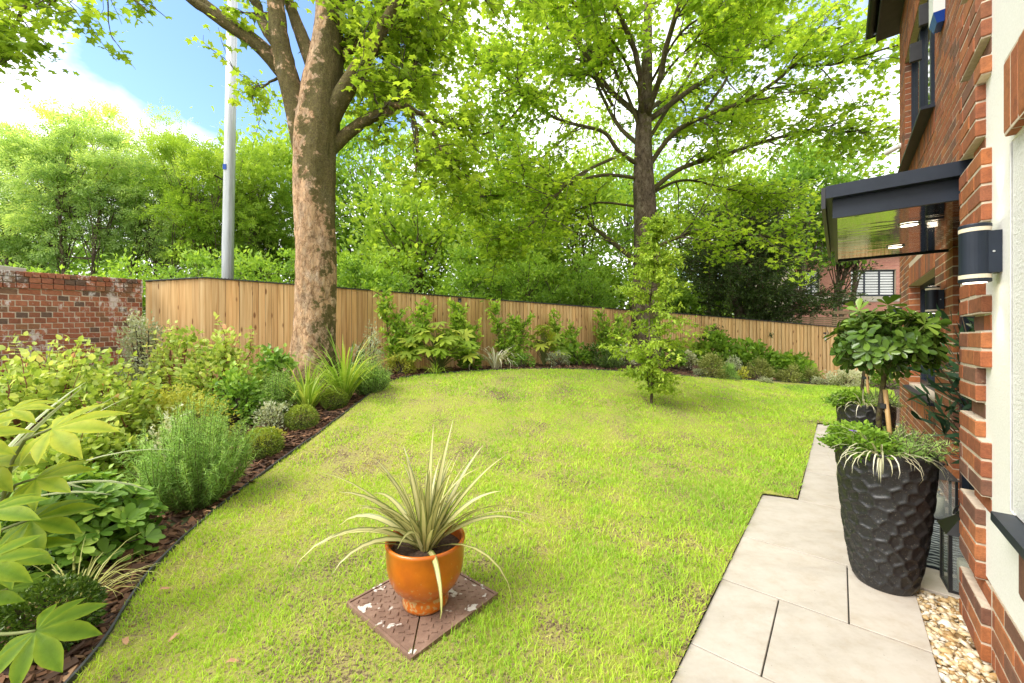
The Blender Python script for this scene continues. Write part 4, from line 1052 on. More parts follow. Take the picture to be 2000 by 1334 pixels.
# ------------------------------------------------------------------ the two garden sycamores
def sycamore(name, label, trunk_px, d0, limbs, bark, leaf_m, n2, n3, leaves, lsize, moss_side, ground_v, extra=(), thin=1.0, l2=(0.9, 2.0)):
    """trunk_px: (u, v, radius px); limbs: [(radius px, slope, [(u, v), ...])] traced at depth d0, slope = depth change per metre sideways"""
    base = at(trunk_px[0][0], trunk_px[0][1], d0); base[2] = float(gz(base[0], base[1])) - 0.05
    root = thing(name, base, label, 'tree')
    px2m = d0 / FPX
    P = np.array([at(u, v, d0) for u, v, r in trunk_px]) - base; R = np.array([r for *_, r in trunk_px]) * px2m
    P[0][2] = 0
    NR = 96; t = np.linspace(0, len(P) - 1, NR); Q = spline(P, NR); RR = np.interp(t, np.arange(len(P)), R)
    sides = 60
    V, F = tube(Q, RR, sides, False)
    V = V.reshape(NR, sides, 3); c = Q[:, None]
    a = np.linspace(0, 2 * np.pi, sides, endpoint=False)[None]; zz = Q[:, 2][:, None]
    lump = 1 + 0.05 * np.sin(3 * a + 1.3 * zz + 1) + 0.035 * np.sin(5 * a - 2.1 * zz) + 0.028 * vnoise(a * 3 + 0 * zz, zz + 0 * a, 3.0) + 0.015 * vnoise(np.cos(a) * 4 + zz, np.sin(a) * 4 + zz * 3, 5.0) + 0.012 * vnoise(np.cos(a) * 6 + zz * 2, np.sin(a) * 6 - zz * 2, 13.0)
    flare = 1 + 0.55 * np.exp(-zz / 0.22) * (0.6 + 0.4 * np.sin(4 * a + .5))
    V = c + (V - c) * (lump * flare)[..., None]
    sx = ((V - c)[..., 0]) / (RR[:, None] + 1e-6)
    moss = moss_side(sx, V[..., 2])
    trunk = MB(); trunk.add(V.reshape(-1, 3), F, 0.5, moss.reshape(-1))
    tips, seconds = [], []
    segs = []
    limb_paths = []
    for lb in limbs:
        r, slope, pts = lb[:3]; dens = lb[3] if len(lb) > 3 else 1.0
        pts = [np.array(p, float) for p in pts]
        L0 = at(*pts[0], d0); out = []
        for p in pts:
            q = at(p[0], p[1], d0); dist = abs(q[0] - L0[0]) + 0.5 * abs(q[2] - L0[2])
            d = d0 + slope * dist; out.append(at(p[0], p[1], d) - base)
        out[0][1] = 0
        path_ = spline(np.array(out), 5 * len(out)); path_ += RNG.normal(size=path_.shape) * 0.012 * np.linspace(0, 1, len(path_))[:, None]
        rr = r * px2m * thin * np.linspace(1.0, 0.2, len(path_)) ** 0.9
        Vt, Ft = tube(path_, rr, 9 if r > 7 else 6)
        trunk.add(Vt, Ft, 0.5, np.clip(0.25 + 0.5 * (Vt[:, 2] > 3), 0, 1) * np.ones(len(Vt)))
        limb_paths.append((path_, rr, dens))
    for p in extra:                                   # limbs that only reach outside the picture
        path_ = np.array(p) ; limb_paths.append((path_, np.linspace(.09, .02, len(path_)), .8))
        Vt, Ft = tube(path_, np.linspace(.09, .02, len(path_)), 7); trunk.add(Vt, Ft, 0.5, 0.5)
    tw = MB(); LP, LA, LT = [], [], []
    for path_, rr, dens in limb_paths:
        ln = np.linalg.norm(np.diff(path_, axis=0), axis=1).sum()
        k2 = int(max(3, n2 * ln) * dens)
        for _ in range(k2):
            f = RNG.beta(2.0, 1.3) if True else 0; f = 0.14 + 0.86 * f
            i = min(int(f * (len(path_) - 1)), len(path_) - 2)
            tdir = unit(path_[i + 1] - path_[i]); out = path_[i] * np.array([1, 1, 0]); out = out / (np.linalg.norm(out) + .1)
            dd = unit(tdir * 0.75 + RNG.normal(size=3) * np.array([.7, .8, .35]) + out * 0.35)
            l_ = RNG.uniform(*l2) * (1.15 - 0.5 * f)
            s2 = wander(path_[i], dd, l_, 5, 0.28, -0.02)
            r2 = min(rr[i] * 0.55, 0.028); tw.tube(s2, np.linspace(r2, .006, 6), 5, cap=False)
            for _ in range(n3):
                j = RNG.integers(1, 6)
                dd3 = unit((s2[j] - s2[j - 1]) * 2 + RNG.normal(size=3) * np.array([.6, .6, .3]))
                s3 = wander(s2[j], dd3, RNG.uniform(.3, .75), 3, 0.3, -0.06)
                tw.tube(s3, np.linspace(.007, .003, 4), 3, cap=False)
                m = int(RNG.integers(leaves // 2, leaves + leaves // 2))
                g = RNG.uniform(0.15, 1.05, m); ii = np.clip((g * 3).astype(int), 0, 2)
                ps = s3[ii] + (s3[ii + 1] - s3[ii]) * (g * 3 - ii)[:, None] + RNG.normal(size=(m, 3)) * np.array([.11, .11, .07])
                LP.append(ps); ad = RNG.normal(size=(m, 3)); ad[:, 2] = ad[:, 2] * .35 - .35; LA.append(ad)
                LT.append(np.clip(0.5 + RNG.normal(0, .2) + RNG.normal(0, .2, m), 0, 1))
    trunk.build('trunk', bark, root, True)
    tag(tw.build('twigs', M['twig'], root), kind='stuff')
    LP, LA, LT = np.concatenate(LP), np.concatenate(LA), np.concatenate(LT)
    W_ = LP + base; keep = W_[:, 1] > 2.5
    keep &= ((W_[:, 2] - CAM_H) < .95 * W_[:, 1]) | (RNG.random(len(W_)) < .45)      # thinner in the top that is out of the picture
    LP, LA, LT = LP[keep], LA[keep], LT[keep]
    lf = MB(); scatter(lf, MAPLE, LP, LA, rdir(len(LP), 1.5, .55), lsize * RNG.uniform(.6, 1.25, len(LP)), LT)
    tag(lf.build('crown', leaf_m, root), kind='stuff')
    print(name, 'leaves', len(LP))
    return root

def moss1(sx, z):
    side = 0.75 * sx - 0.12 + 0.14 * np.sin(z * 1.7 + 1)
    up = 0.72 * sstep(2.4, 4.0, z)
    return np.clip(side + up, -1, 1)
T1 = [(610, 745, 46), (612, 700, 39), (614, 620, 36), (615, 500, 35.5), (616, 400, 36), (617, 310, 37), (621, 240, 40), (628, 170, 36), (637, 110, 30), (643, 40, 25), (645, -60, 24), (646, -200, 18), (646, -420, 9)]
L1 = [(24, -.1, [(602, 320), (576, 200), (552, 110), (541, 30), (537, -80), (520, -220), (490, -380)], .12),
      (12, -.25, [(556, 150), (505, 92), (445, 50), (375, 0), (300, -60), (200, -150), (80, -240)], 0),
      (11, -.15, [(548, 120), (492, 72), (430, 30), (360, -30), (300, -110), (220, -240)], 0),
      (13, .3, [(545, 90), (516, 50), (502, 10), (488, -60), (450, -160)], .1),
      (15, .25, [(612, 130), (585, 60), (565, 5), (550, -60), (545, -200)], .2),
      (21, -.1, [(622, 285), (646, 228), (682, 165), (712, 115), (745, 60), (795, -30), (850, -130), (900, -260)]),
      (11, .35, [(634, 185), (656, 140), (676, 85), (700, 45), (750, 15), (830, 4), (900, -6)]),
      (10, -.1, [(716, 112), (700, 72), (686, 20), (690, -60)]),
      (14, .15, [(622, 318), (650, 288), (690, 252), (730, 228), (765, 215), (792, 185), (800, 150), (815, 110), (850, 60)]),
      (7, .2, [(750, 205), (790, 208), (840, 230), (885, 248), (930, 240)]),
      (5, -.2, [(790, 190), (812, 245), (815, 300), (810, 370)]),
      (5, .0, [(830, 225), (850, 265), (870, 310), (905, 360)]),
      (3, -.2, [(548, 150), (528, 160), (512, 170), (500, 160)], .8), (5, .1, [(120, -215), (95, -100), (60, -10), (25, 60), (10, 120)], .8),
      (5, -.1, [(210, -140), (225, -60), (250, -15), (290, 25)], .7),
      (4, -.1, [(160, -170), (140, -80), (120, -20), (90, 15)], .6),
      (4, -.1, [(60, -240), (10, -120), (-40, -20), (-60, 60)])]
sycamore('sycamore_tree', 'large sycamore with flaking orange mossy trunk standing before the fence', T1, 7.0, L1, M['sycamore_bark'], LM['syc'], 3.4, 5, 12, 0.14, moss1, 745,
         extra=[wander((0, .1, 5.5), unit(np.array([x, y, z])), 4.5, 9, .12, 0) for x, y, z in ((.5, .9, .6), (.2, 1, .6), (.9, .2, .9))], l2=(0.5, 1.2))

def z4(pts): return [(900 + x * .43, y * .43) for x, y in pts]
def moss2(sx, z):
    return np.clip(0.25 * sx + 0.1 + 0.3 * np.sin(z * 1.1), -1, 1)
T2 = [(1262, 712, 33), (1262, 670, 28), (1262, 560, 25), (1260, 430, 21), (1257, 330, 18), (1257, 260, 15), (1261, 180, 12), (1264, 100, 9), (1266, 0, 7), (1268, -150, 6), (1270, -330, 3)]
L2 = [(9, -.15, z4([(860, 870), (1000, 765), (1170, 712), (1390, 640), (1600, 590), (1760, 600), (1900, 570)])),
      (9, -.3, z4([(850, 760), (960, 612), (1080, 540), (1290, 460), (1430, 370), (1520, 300), (1700, 290), (1990, 200)])),
      (7, .3, z4([(850, 640), (960, 460), (1090, 260), (1160, 130), (1150, 0), (1140, -150)])),
      (6, .1, z4([(1080, 540), (1200, 370), (1230, 260), (1290, 210), (1400, 170), (1600, 160), (1800, 100)])),
      (5, .5, z4([(850, 760), (940, 640), (1050, 575), (1250, 520), (1450, 480)])),
      (5, -.4, z4([(860, 460), (940, 320), (1050, 200), (1130, 110), (1300, -20)])),
      (8, -.25, z4([(810, 750), (720, 690), (650, 600), (540, 570), (420, 530), (300, 450), (200, 340), (60, 250)])),
      (8, .25, z4([(810, 660), (720, 575), (640, 430), (590, 260), (600, 0), (590, -160)])),
      (7, -.1, z4([(815, 590), (760, 440), (690, 290), (660, 100), (640, 0), (600, -120)])),
      (6, .4, z4([(690, 480), (600, 350), (450, 340), (330, 290), (200, 250), (0, 180), (-150, 120)])),
      (7, -.35, z4([(810, 810), (650, 795), (500, 830), (330, 840), (130, 890), (0, 860)])),
      (5, .3, z4([(810, 940), (640, 920), (540, 950), (470, 1000)])),
      (10, .35, z4([(800, 1190), (700, 1110), (560, 1000), (420, 900), (370, 850)])),
      (6, -.5, z4([(760, 690), (560, 780), (450, 870), (330, 1010), (200, 1100)])),
      (6, .1, z4([(690, 290), (520, 190), (400, 130), (330, 0), (250, -120)])),
      (7, -.15, z4([(840, 1150), (970, 1085), (1130, 1045), (1300, 1060), (1450, 1090)])),
      (6, .4, z4([(860, 880), (1000, 820), (1150, 840), (1300, 880), (1450, 880)])),
      (5, -.2, z4([(300, 450), (180, 580), (60, 610), (-80, 600)])),
      (5, .2, z4([(540, 570), (430, 660), (350, 720), (220, 700)])),
      (5, -.6, z4([(820, 420), (700, 200), (560, 60), (420, -60)])),
      (5, -.6, z4([(860, 380), (1000, 150), (1200, 20), (1420, -80)]))]
sycamore('sycamore_tree', 'wide spreading sycamore with dark branches over the far end of the lawn', T2, 11.4, L2, M['grey_bark'], LM['syc2'], 3.7, 8, 13, 0.128, moss2, 712, thin=.56,
         extra=[wander((0, 0, 7.0), unit(np.array([x, y, z])), 6, 10, .12, 0) for x, y, z in ((.9, .2, .7), (-.9, .3, .7), (.1, -1, .8), (.3, 1, .7), (-.5, -.7, .8))], l2=(0.9, 2.2))

# ------------------------------------------------------------------ trees and scrub beyond the fence
def wood_tree(name, label, base, h, crown, leaf_m, T=RHOMB, ls=0.12, n=14000, r0=.12, clumps=60, flat=.6, stems=1, lean=(0, 0), group='trees beyond the fence', bark='grey_bark', low=.25, jit=.33, up=.8, cat='tree'):
    """crown = (rx, ry, z0, z1); leaves gather in uneven clumps carried by limbs"""
    base = np.array(base, float); root = thing(name, base, label, cat, group)
    rx, ry, z0, z1 = crown
    zc, rz = (z0 + z1) / 2, (z1 - z0) / 2
    C = []
    while len(C) < clumps:
        v = RNG.uniform(-1, 1, 3); q = np.linalg.norm(v)
        if q < 1 and RNG.random() < low + q ** 1.5:
            C.append(v * np.array([rx, ry, rz]) * (1 + RNG.normal(0, .12)) + np.array([lean[0], lean[1], zc]))
    C = np.array(C)
    tb = MB(); tops = []
    for s in range(stems):
        off = np.array([RNG.normal(0, .35) if stems > 1 else 0, RNG.normal(0, .3) if stems > 1 else 0, 0])
        e = np.array([lean[0] + (RNG.uniform(-.7, .7) * rx if stems > 1 else RNG.normal(0, .15)), lean[1] + (RNG.uniform(-.6, .6) * ry if stems > 1 else 0), z0 + (z1 - z0) * RNG.uniform(.6, .8)])
        p = spline(np.array([off + [0, 0, -.3], off * 1.2 + e * [.25, .25, .35] + RNG.normal(0, .08, 3), off * .5 + e * [.6, .6, .7] + RNG.normal(0, .12, 3), e]), 14)
        r = r0 * RNG.uniform(.75, 1.1) * np.linspace(1, .2, 14); V, F = tube(p, r, 8); tb.add(V, F, .5, .2); tops.append(p)
    for c in C:
        p = tops[RNG.integers(len(tops))]; i = RNG.integers(4, 13); a = p[i]
        if a[2] > c[2]: i = max(3, i - 4); a = p[i]
        m = (a + c) / 2 + RNG.normal(0, .15, 3) - np.array([0, 0, .1])
        q = spline(np.array([a, m, c]), 6); V, F = tube(q, np.linspace(r0 * .3, .008, 6), 4, False); tb.add(V, F, .5, .2)
    tb.build('trunk', M[bark], root, True)
    k = RNG.integers(0, clumps, n); sc = jit * (rx + ry + rz) / 3
    csz = RNG.uniform(.55, 1.25, clumps)
    P = C[k] + RNG.normal(size=(n, 3)) * np.array([1, 1, flat]) * (sc * csz[k])[:, None] * .62
    P[:, 2] = np.maximum(P[:, 2], .05)
    A = P - np.array([lean[0], lean[1], zc - rz * .4]); A = unit(A) + RNG.normal(size=(n, 3)) * .7; A[:, 2] -= .25
    ct = RNG.normal(0, .16, clumps)
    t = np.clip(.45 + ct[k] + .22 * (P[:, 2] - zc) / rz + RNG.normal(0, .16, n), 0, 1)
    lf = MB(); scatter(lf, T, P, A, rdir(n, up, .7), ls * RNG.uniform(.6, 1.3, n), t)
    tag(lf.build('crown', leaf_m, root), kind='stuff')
    return root
def bpos(u, d): return ((u - 1000) / FPX * d, d, .45)
def ztop(v, d): return CAM_H + (HOR - v) / FPX * d - .45
GT = 'trees beyond the fence'
# pale feathery trees on the left
for (u, d, vt, rx, lab, st, n) in ((30, 15, 240, 1.9, 'feathery pale ash tree at the far edge beyond the brick wall', 2, 5500),
                                (140, 14.5, 205, 2.3, 'tall feathery ash tree behind the garden wall under the white cloud', 3, 9000),
                                (300, 15.5, 245, 2.2, 'feathery multi stemmed ash tree behind the wall and fence corner', 4, 7500),
                                (400, 15.0, 262, 1.5, 'slim young ash tree just beside the lighting column', 3, 4500),
                                (485, 17.0, 275, 1.9, 'yellowish feathery tree between lighting column and big trunk', 3, 7000)):
    h = ztop(vt, d)
    wood_tree('ash_tree', lab, bpos(u, d), h, (rx, 1.4, h * .38, h), LM['ash'] if u < 390 else LM['lime'], PINN, .25, int(n * 1.15), .075, 85, .75, st, group=GT, jit=.2, low=.45)
for (u, d, vt, rx, lab, lm, n) in ((60, 20, 420, 3.2, 'low dark thicket tree behind the ash stems on the left edge', 'wood', 6500), (330, 21, 430, 3.6, 'low bushy tree filling the gap behind the ash stems', 'wood', 7500),
                               (545, 19, 235, 2.6, 'bright green broad tree just behind the big orange trunk', 'lime', 14000),
                               (720, 20, 210, 3.6, 'tall leafy tree behind fence right of the big trunk', 'wood', 17000),
                               (800, 15.5, 365, 2.0, 'large leaved bushy tree close behind the fence with pale top', 'lime', 12000),
                               (940, 22, 180, 4.2, 'tall woodland tree filling the middle beyond the fence', 'wood', 18000),
                               (1000, 16, 350, 2.1, 'pale hanging branched tree beyond the middle of the fence', 'lime', 13000),
                               (1130, 18, 320, 2.4, 'rounded pale green tree left of the spreading sycamore trunk', 'lime', 13000),
                               (1230, 24, 250, 4.0, 'woodland tree behind the spreading sycamore', 'wood', 14000),
                               (1400, 19, 300, 2.8, 'light green tree above the dark yew', 'lime', 12000),
                               (1560, 20, 285, 3.3, 'thin topped tree rising beyond the yew towards the house', 'wood', 11000),
                               (1655, 21, 345, 1.9, 'small far tree just left of the door canopy', 'wood', 5000)):
    h = ztop(vt, d)
    big = lm == 'lime' and d < 17
    wood_tree('broadleaf_tree', lab, bpos(u, d), h, (rx, 1.8, h * .5 if u > 1500 else (h * .06 if d < 19.5 else h * .12), h), LM[lm], OVAL4 if big else RHOMB, .24 if big else .26, n if not big else int(n * .7), .14, 75, .55, 1 + (u % 3), group=GT)
# clipped-looking willowy hedge bushes showing above the fence
for i, (u, d, vt, rx, lab) in enumerate(((925, 12.6, 507, 1.3, 'feathery green bush over the fence nearest the solar light'), (1040, 13.4, 497, 1.3, 'feathery green bush leaning over the middle fence'), (1150, 14.2, 512, 1.3, 'feathery green bush over the fence left of the far trunk'), (1290, 15.2, 520, 1.3, 'dark leafy bush behind fence hidden by the young tree'), (720, 12, 500, 1.4, 'dark green bush over the fence right of the big trunk'), (520, 11.3, 500, 1.5, 'leafy bush over the fence left of the big trunk'), (240, 11.5, 528, 1.8, 'dark leafy bush showing over the brick wall coping'), (60, 10, 522, 1.6, 'dark leafy bush behind the wall at the left edge'), (400, 13, 495, 1.4, 'leafy bush below the ash stems behind the lighting column'))):
    h = ztop(vt, d)
    wood_tree('hedge_bush', lab, bpos(u, d), h, (rx, .9, .2, h), LM['wood'], RHOMB, .13, 8000, .05, 60, .5, 4, group='bushes behind the fence', bark='grey_bark', jit=.33, cat='bush')
# dark yew with long drooping sprays
def yew():
    base = np.array(bpos(1452, 15.0)); root = thing('yew_tree', base, 'dark spreading yew with bare lower branches behind the lower fence', 'tree', GT)
    tb = MB(); LP, LA = [], []
    for k in range(6):
        e = np.array([RNG.normal(.3, .8), RNG.normal(0, .5), RNG.uniform(4, 6.3)]); p = spline(np.array([[RNG.normal(0, .2), RNG.normal(0, .2), -.3], e * [.4, .4, .4], e]), 10)
        V, F = tube(p, np.linspace(.14, .03, 10), 7); tb.add(V, F, .5, -.3)
    for k in range(170):
        a = RNG.uniform(0, 6.283); z = RNG.uniform(.5, 5.2); ln = RNG.uniform(1.4, 4.0) * (1.1 - .11 * z)
        dd = unit(np.array([np.cos(a) * 1.2, np.sin(a) * .7, RNG.uniform(.05, .75)]))
        p = wander((0.1 * np.cos(a), .1 * np.sin(a), z), dd, ln, 7, .13, .015)
        V, F = tube(p, np.linspace(.035, .006, 8), 4, False); tb.add(V, F, .5, -.5)
        for j in range(2, 8):
            for _ in range(3):
                q = wander(p[j], unit((p[j] - p[j - 1]) * 3 + RNG.normal(0, .35, 3) - [0, 0, .15]), RNG.uniform(.3, .8), 4, .12, -.04)
                V, F = tube(q, np.linspace(.008, .003, 5), 3, False); tb.add(V, F, .5, -.5)
                g = RNG.uniform(0, 3.999, 34); ii = g.astype(int); ps = q[ii] + (q[ii + 1] - q[ii]) * (g - ii)[:, None] + RNG.normal(0, .035, (34, 3))
                LP.append(ps); LA.append(np.repeat(unit(q[-1] - q[0])[None], 34, 0) * 1.0 + RNG.normal(0, .6, (34, 3)))
    tb.build('trunk', M['grey_bark'], root, True)
    LP, LA = np.concatenate(LP), np.concatenate(LA); n = len(LP); lf = MB()
    ok = RNG.random(n) < np.clip(1.25 - 0.24 * (LP[:, 2] - 1.2), .16, 1) * np.clip(1.35 - .24 * np.abs(LP[:, 0]), .2, 1)
    LP, LA = LP[ok], LA[ok]; n = len(LP)
    scatter(lf, RHOMB, LP, LA, rdir(n, .6, .8), .085 * RNG.uniform(.7, 1.3, n), np.clip(RNG.normal(.4, .22, n), 0, 1)); tag(lf.build('crown', LM['yew'], root), kind='stuff')
yew()
# far belt of woodland that reads as one mass
def far_wood():
    n = 16000; x = RNG.uniform(-70, 48, n); top = 5.6 + 1.6 * np.sin(x * .35) + 1.2 * np.sin(x * .83 + 1) + RNG.normal(0, .4, n)
    top = np.where(x < -18, 2.6 + .5 * np.sin(x * .6), top)
    z = top * RNG.uniform(0, 1, n) ** .8; P = np.stack([x, 38 + RNG.uniform(-2.5, 2.5, n), z], -1)
    lf = MB(); scatter(lf, RHOMB, P, rdir(n), rdir(n, .6), RNG.uniform(.5, 1.1, n), np.clip(.35 + RNG.normal(0, .2, n) + .2 * z / 6, 0, 1))
    tag(lf.build('far_woodland', LM['wood']), 'distant belt of woodland behind the garden trees', 'woodland', kind='stuff')
far_wood()
# ------------------------------------------------------------------ garden plants
def palm_leaf(nl=8, spread=2.35, notch=.36, wid=.15, droop=.16, rad=None):
    """palmate leaf lying in the xy plane, stalk joins at the origin, middle lobe along +x"""
    V = [(0, 0, 0)]; F = []
    th = np.linspace(-spread, spread, nl)
    if rad is None: rad = 1 - .34 * (np.abs(th) / spread) ** 1.6
    hs = (th[1] - th[0]) / 2
    for a, r in zip(th, rad):
        n = len(V)
        def pt(rr, da, z): return (rr * math.cos(a + da), rr * math.sin(a + da), z)
        nr = notch * r
        V += [pt(nr, -hs * .98, -.02), pt(.66 * r, -wid / .66 * .95, -.03 - droop * .3), pt(r, 0, -droop), pt(.66 * r, wid / .66 * .95, -.03 - droop * .3), pt(nr, hs * .98, -.02), pt(.62 * r, 0, -.055 - droop * .25), pt(.34 * r, 0, -.03)]
        nl_, sl, tp, sr, nrt, m, m0 = range(n, n + 7)
        F += [(0, nl_, m0), (nl_, sl, m), (nl_, m, m0), (sl, tp, m), (m, tp, sr), (m, sr, nrt), (m0, m, nrt), (0, m0, nrt)]
    return T_(V, F)
PALM = palm_leaf()
PALM_S = palm_leaf(6, 2.0, .34, .17, .2)

def dome(name, label, base, w, dpt, h, lm, T=OVAL, ls=.05, n=3000, clumps=40, cat='shrub', group='shrubs in the planting beds', stem='twig', up=.9, out=.9, jit=.26, low=.1, stems=14, lift=.0, tipbright=.25, nout=0.0, shoots=0):
    base = np.array(base, float); root = thing(name, base, label, cat, group)
    C = []
    while len(C) < clumps:
        v = RNG.uniform(-1, 1, 3); v[2] = abs(v[2]); q = np.linalg.norm(v)
        if q < 1 and RNG.random() < low + q ** 2:
            C.append(v * np.array([w / 2, dpt / 2, h]) * np.array([.92, .92, .9]) * (1 + RNG.normal(0, .07)) + [0, 0, .04 + lift])
    C = np.array(C); sb = MB()
    for i in range(min(stems, clumps)):
        c = C[i]; a = np.array([RNG.normal(0, w * .06), RNG.normal(0, dpt * .06), -.03]); V, F = tube(spline(np.array([a, a * .6 + c * .4 + [0, 0, c[2] * .12], c]), 6), np.linspace(.012, .003, 6) * (1 + h), 4, False); sb.add(V, F)
    sP, sA = [], []
    for _ in range(shoots):                       # tall new growth standing above the mound
        c = C[RNG.integers(clumps)]; p = wander(c, unit(np.array([RNG.normal(0, .2), RNG.normal(0, .2), 1.0])), h * RNG.uniform(.2, .45), 5, .08, .03); sb.tube(p, np.linspace(.006, .002, 6), 4, cap=False)
        for j in range(1, 6):
            a_ = RNG.uniform(0, 3.14)
            for s_ in (0, math.pi): sP.append(p[j]); sA.append([math.cos(a_ + s_), math.sin(a_ + s_), .25])
        sP.append(p[5]); sA.append([.2, .1, 1.0])
    sb.build('stems', M[stem], root)
    k = RNG.integers(0, clumps, n); sg = jit * np.array([w / 2, dpt / 2, h * .6])
    P = C[k] + RNG.normal(size=(n, 3)) * sg * .6
    P[:, 2] = np.abs(P[:, 2] - .02) + .02
    A = unit(P * [1, 1, .6] + 1e-3) * out + RNG.normal(size=(n, 3)) * .6 + np.array([0, 0, .15])
    N = rdir(n, up, .6) + nout * unit(P)
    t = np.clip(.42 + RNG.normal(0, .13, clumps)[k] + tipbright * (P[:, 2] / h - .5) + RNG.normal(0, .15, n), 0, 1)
    lf = MB(); scatter(lf, T, P, A, N, ls * RNG.uniform(.6, 1.25, n), t)
    if sP: scatter(lf, T, np.array(sP), np.array(sA), rdir(len(sP), 1.5, .3), ls * RNG.uniform(.7, 1.1, len(sP)), np.clip(RNG.normal(.6, .15, len(sP)), 0, .9))
    tag(lf.build('foliage', lm, root), kind='stuff')
    return root
def upright(name, label, base, w, h, lm, nst, per, ls, T=NEEDLE, cat='shrub', group='shrubs in the planting beds', spread=.45, stem='twig', lean=.5, tipw=.5, side=0, base_w=.25):
    """many rising stems set with small leaves all the way up"""
    base = np.array(base, float); root = thing(name, base, label, cat, group); sb, lf = MB(), MB()
    P, A, S, Tn = [], [], [], []
    for _ in range(nst):
        a = RNG.uniform(0, 6.283); q = RNG.random() ** .5; o = np.array([np.cos(a), np.sin(a), 0]) * q
        hh = h * RNG.uniform(.62, 1.03) * (1.06 - .45 * q * q)
        e = o * w / 2 * RNG.uniform(.75, 1.05) + [0, 0, hh]
        s = spline(np.array([o * w * base_w * .5 + [0, 0, -.02], o * w * RNG.uniform(.24, .44) + [0, 0, hh * .45], e + RNG.normal(0, .045, 3) * min(1, w * 1.5)]), 9)
        sb.tube(s, np.linspace(.006, .002, 9), 4, cap=False)
        g = RNG.uniform(.8, 7.99, per); ii = g.astype(int); p = s[ii] + (s[ii + 1] - s[ii]) * (g - ii)[:, None]
        tg = unit(s[ii + 1] - s[ii]); P.append(p); rd = rdir(per); A.append(unit(tg * lean + rd)); S.append(ls * RNG.uniform(.7, 1.25, per) * (1.05 - .3 * (g > 7)))
        Tn.append(np.clip(.22 + .5 * (g / 8) + RNG.normal(0, .12, per) + RNG.normal(0, .08), 0, 1))
    P, A, S, Tn = map(np.concatenate, (P, A, S, Tn))
    scatter(lf, T, P, A, rdir(len(P), .4), S, Tn)
    sb.build('stems', M[stem], root); tag(lf.build('foliage', lm, root), kind='stuff')
    return root
def ball(label, base, r, n=5500, lm='box', ls=.017, name='box_ball', group='clipped box balls along the bed edge'):
    base = np.array(base, float); root = thing(name, base, label, 'shrub', group)
    v = rdir(n); rr = r * (1 + .05 * vnoise(v[:, 0] * 3, v[:, 1] * 3 + v[:, 2] * 2, 2.0)) * np.where(RNG.random(n) < .75, RNG.uniform(.9, 1.05, n), RNG.uniform(.55, .9, n))
    P = v * rr[:, None] * [1, 1, .9] + [0, 0, r * .82]; ok = P[:, 2] > .0; P, v, rr = P[ok], v[ok], rr[ok]; n = len(P)
    lf = MB(); scatter(lf, RHOMB, P, v + RNG.normal(0, .6, (n, 3)), rdir(n, .6), ls * RNG.uniform(.7, 1.3, n), np.clip(.45 + .25 * v[:, 2] + RNG.normal(0, .18, n), 0, 1))
    tag(lf.build('foliage', LM[lm], root), kind='stuff')
    sb = MB()
    for d in rdir(26, .5): sb.tube([(0, 0, -.02), d * r * .5 + [0, 0, r * .5], d * r * .8 + [0, 0, r * .8]], [.01, .006, .003], 4, cap=False)
    sb.build('stems', M['twig'], root)
def blade_strip(ln, w, az, el, bend, seg=7, fold=.25, twist=0.0, sag=0.0):
    """one strap leaf from the origin; el = start elevation, bend = how far it turns down"""
    P = [np.zeros(3)]; th = el
    for i in range(seg):
        th -= bend / seg * (.35 + 1.3 * (i / seg) ** 1.2 * 1.3)
        P.append(P[-1] + ln / seg * np.array([math.cos(az) * math.cos(th), math.sin(az) * math.cos(th), math.sin(th)]))
    P = np.array(P); s = np.linspace(0, 1, seg + 1)
    ww = w * np.minimum(1, .55 + 1.4 * s) * np.clip((1 - s) / .55, 0.02, 1) ** .75
    T = unit(np.gradient(P, axis=0)); side = np.array([-math.sin(az), math.cos(az), 0]); N = np.cross(T, side)
    sd = side * math.cos(twist) + N * math.sin(twist)
    V = np.concatenate([P + sd * ww[:, None] + N * (ww * fold)[:, None], P, P - sd * ww[:, None] + N * (ww * fold)[:, None]])
    n = seg + 1; i = np.arange(seg)
    F = np.concatenate([np.stack([i, i + 1, n + i + 1, n + i], -1), np.stack([n + i, n + i + 1, 2 * n + i + 1, 2 * n + i], -1)])
    U = np.concatenate([np.ones(n), np.zeros(n), -np.ones(n)])
    return V, F, U
def grass_clump(name, label, base, n, ln, w, lm, bend=1.5, el=(1.0, 1.5), cat='grass plant', group='grassy plants in the planting beds', spread=.08, seg=5):
    base = np.array(base, float); root = thing(name, base, label, cat, group); b = MB()
    for _ in range(n):
        az = RNG.uniform(0, 6.283); V, F, U = blade_strip(ln * RNG.uniform(.6, 1.1), w * RNG.uniform(.7, 1.2), az, RNG.uniform(*el), bend * RNG.uniform(.4, 1.3), seg)
        b.add(V + np.array([math.cos(az), math.sin(az), 0]) * spread * RNG.random() + [0, 0, -.01], F, float(np.clip(RNG.normal(.5, .22), 0, 1)), U)
    tag(b.build('foliage', lm, root, True), kind='stuff'); return root
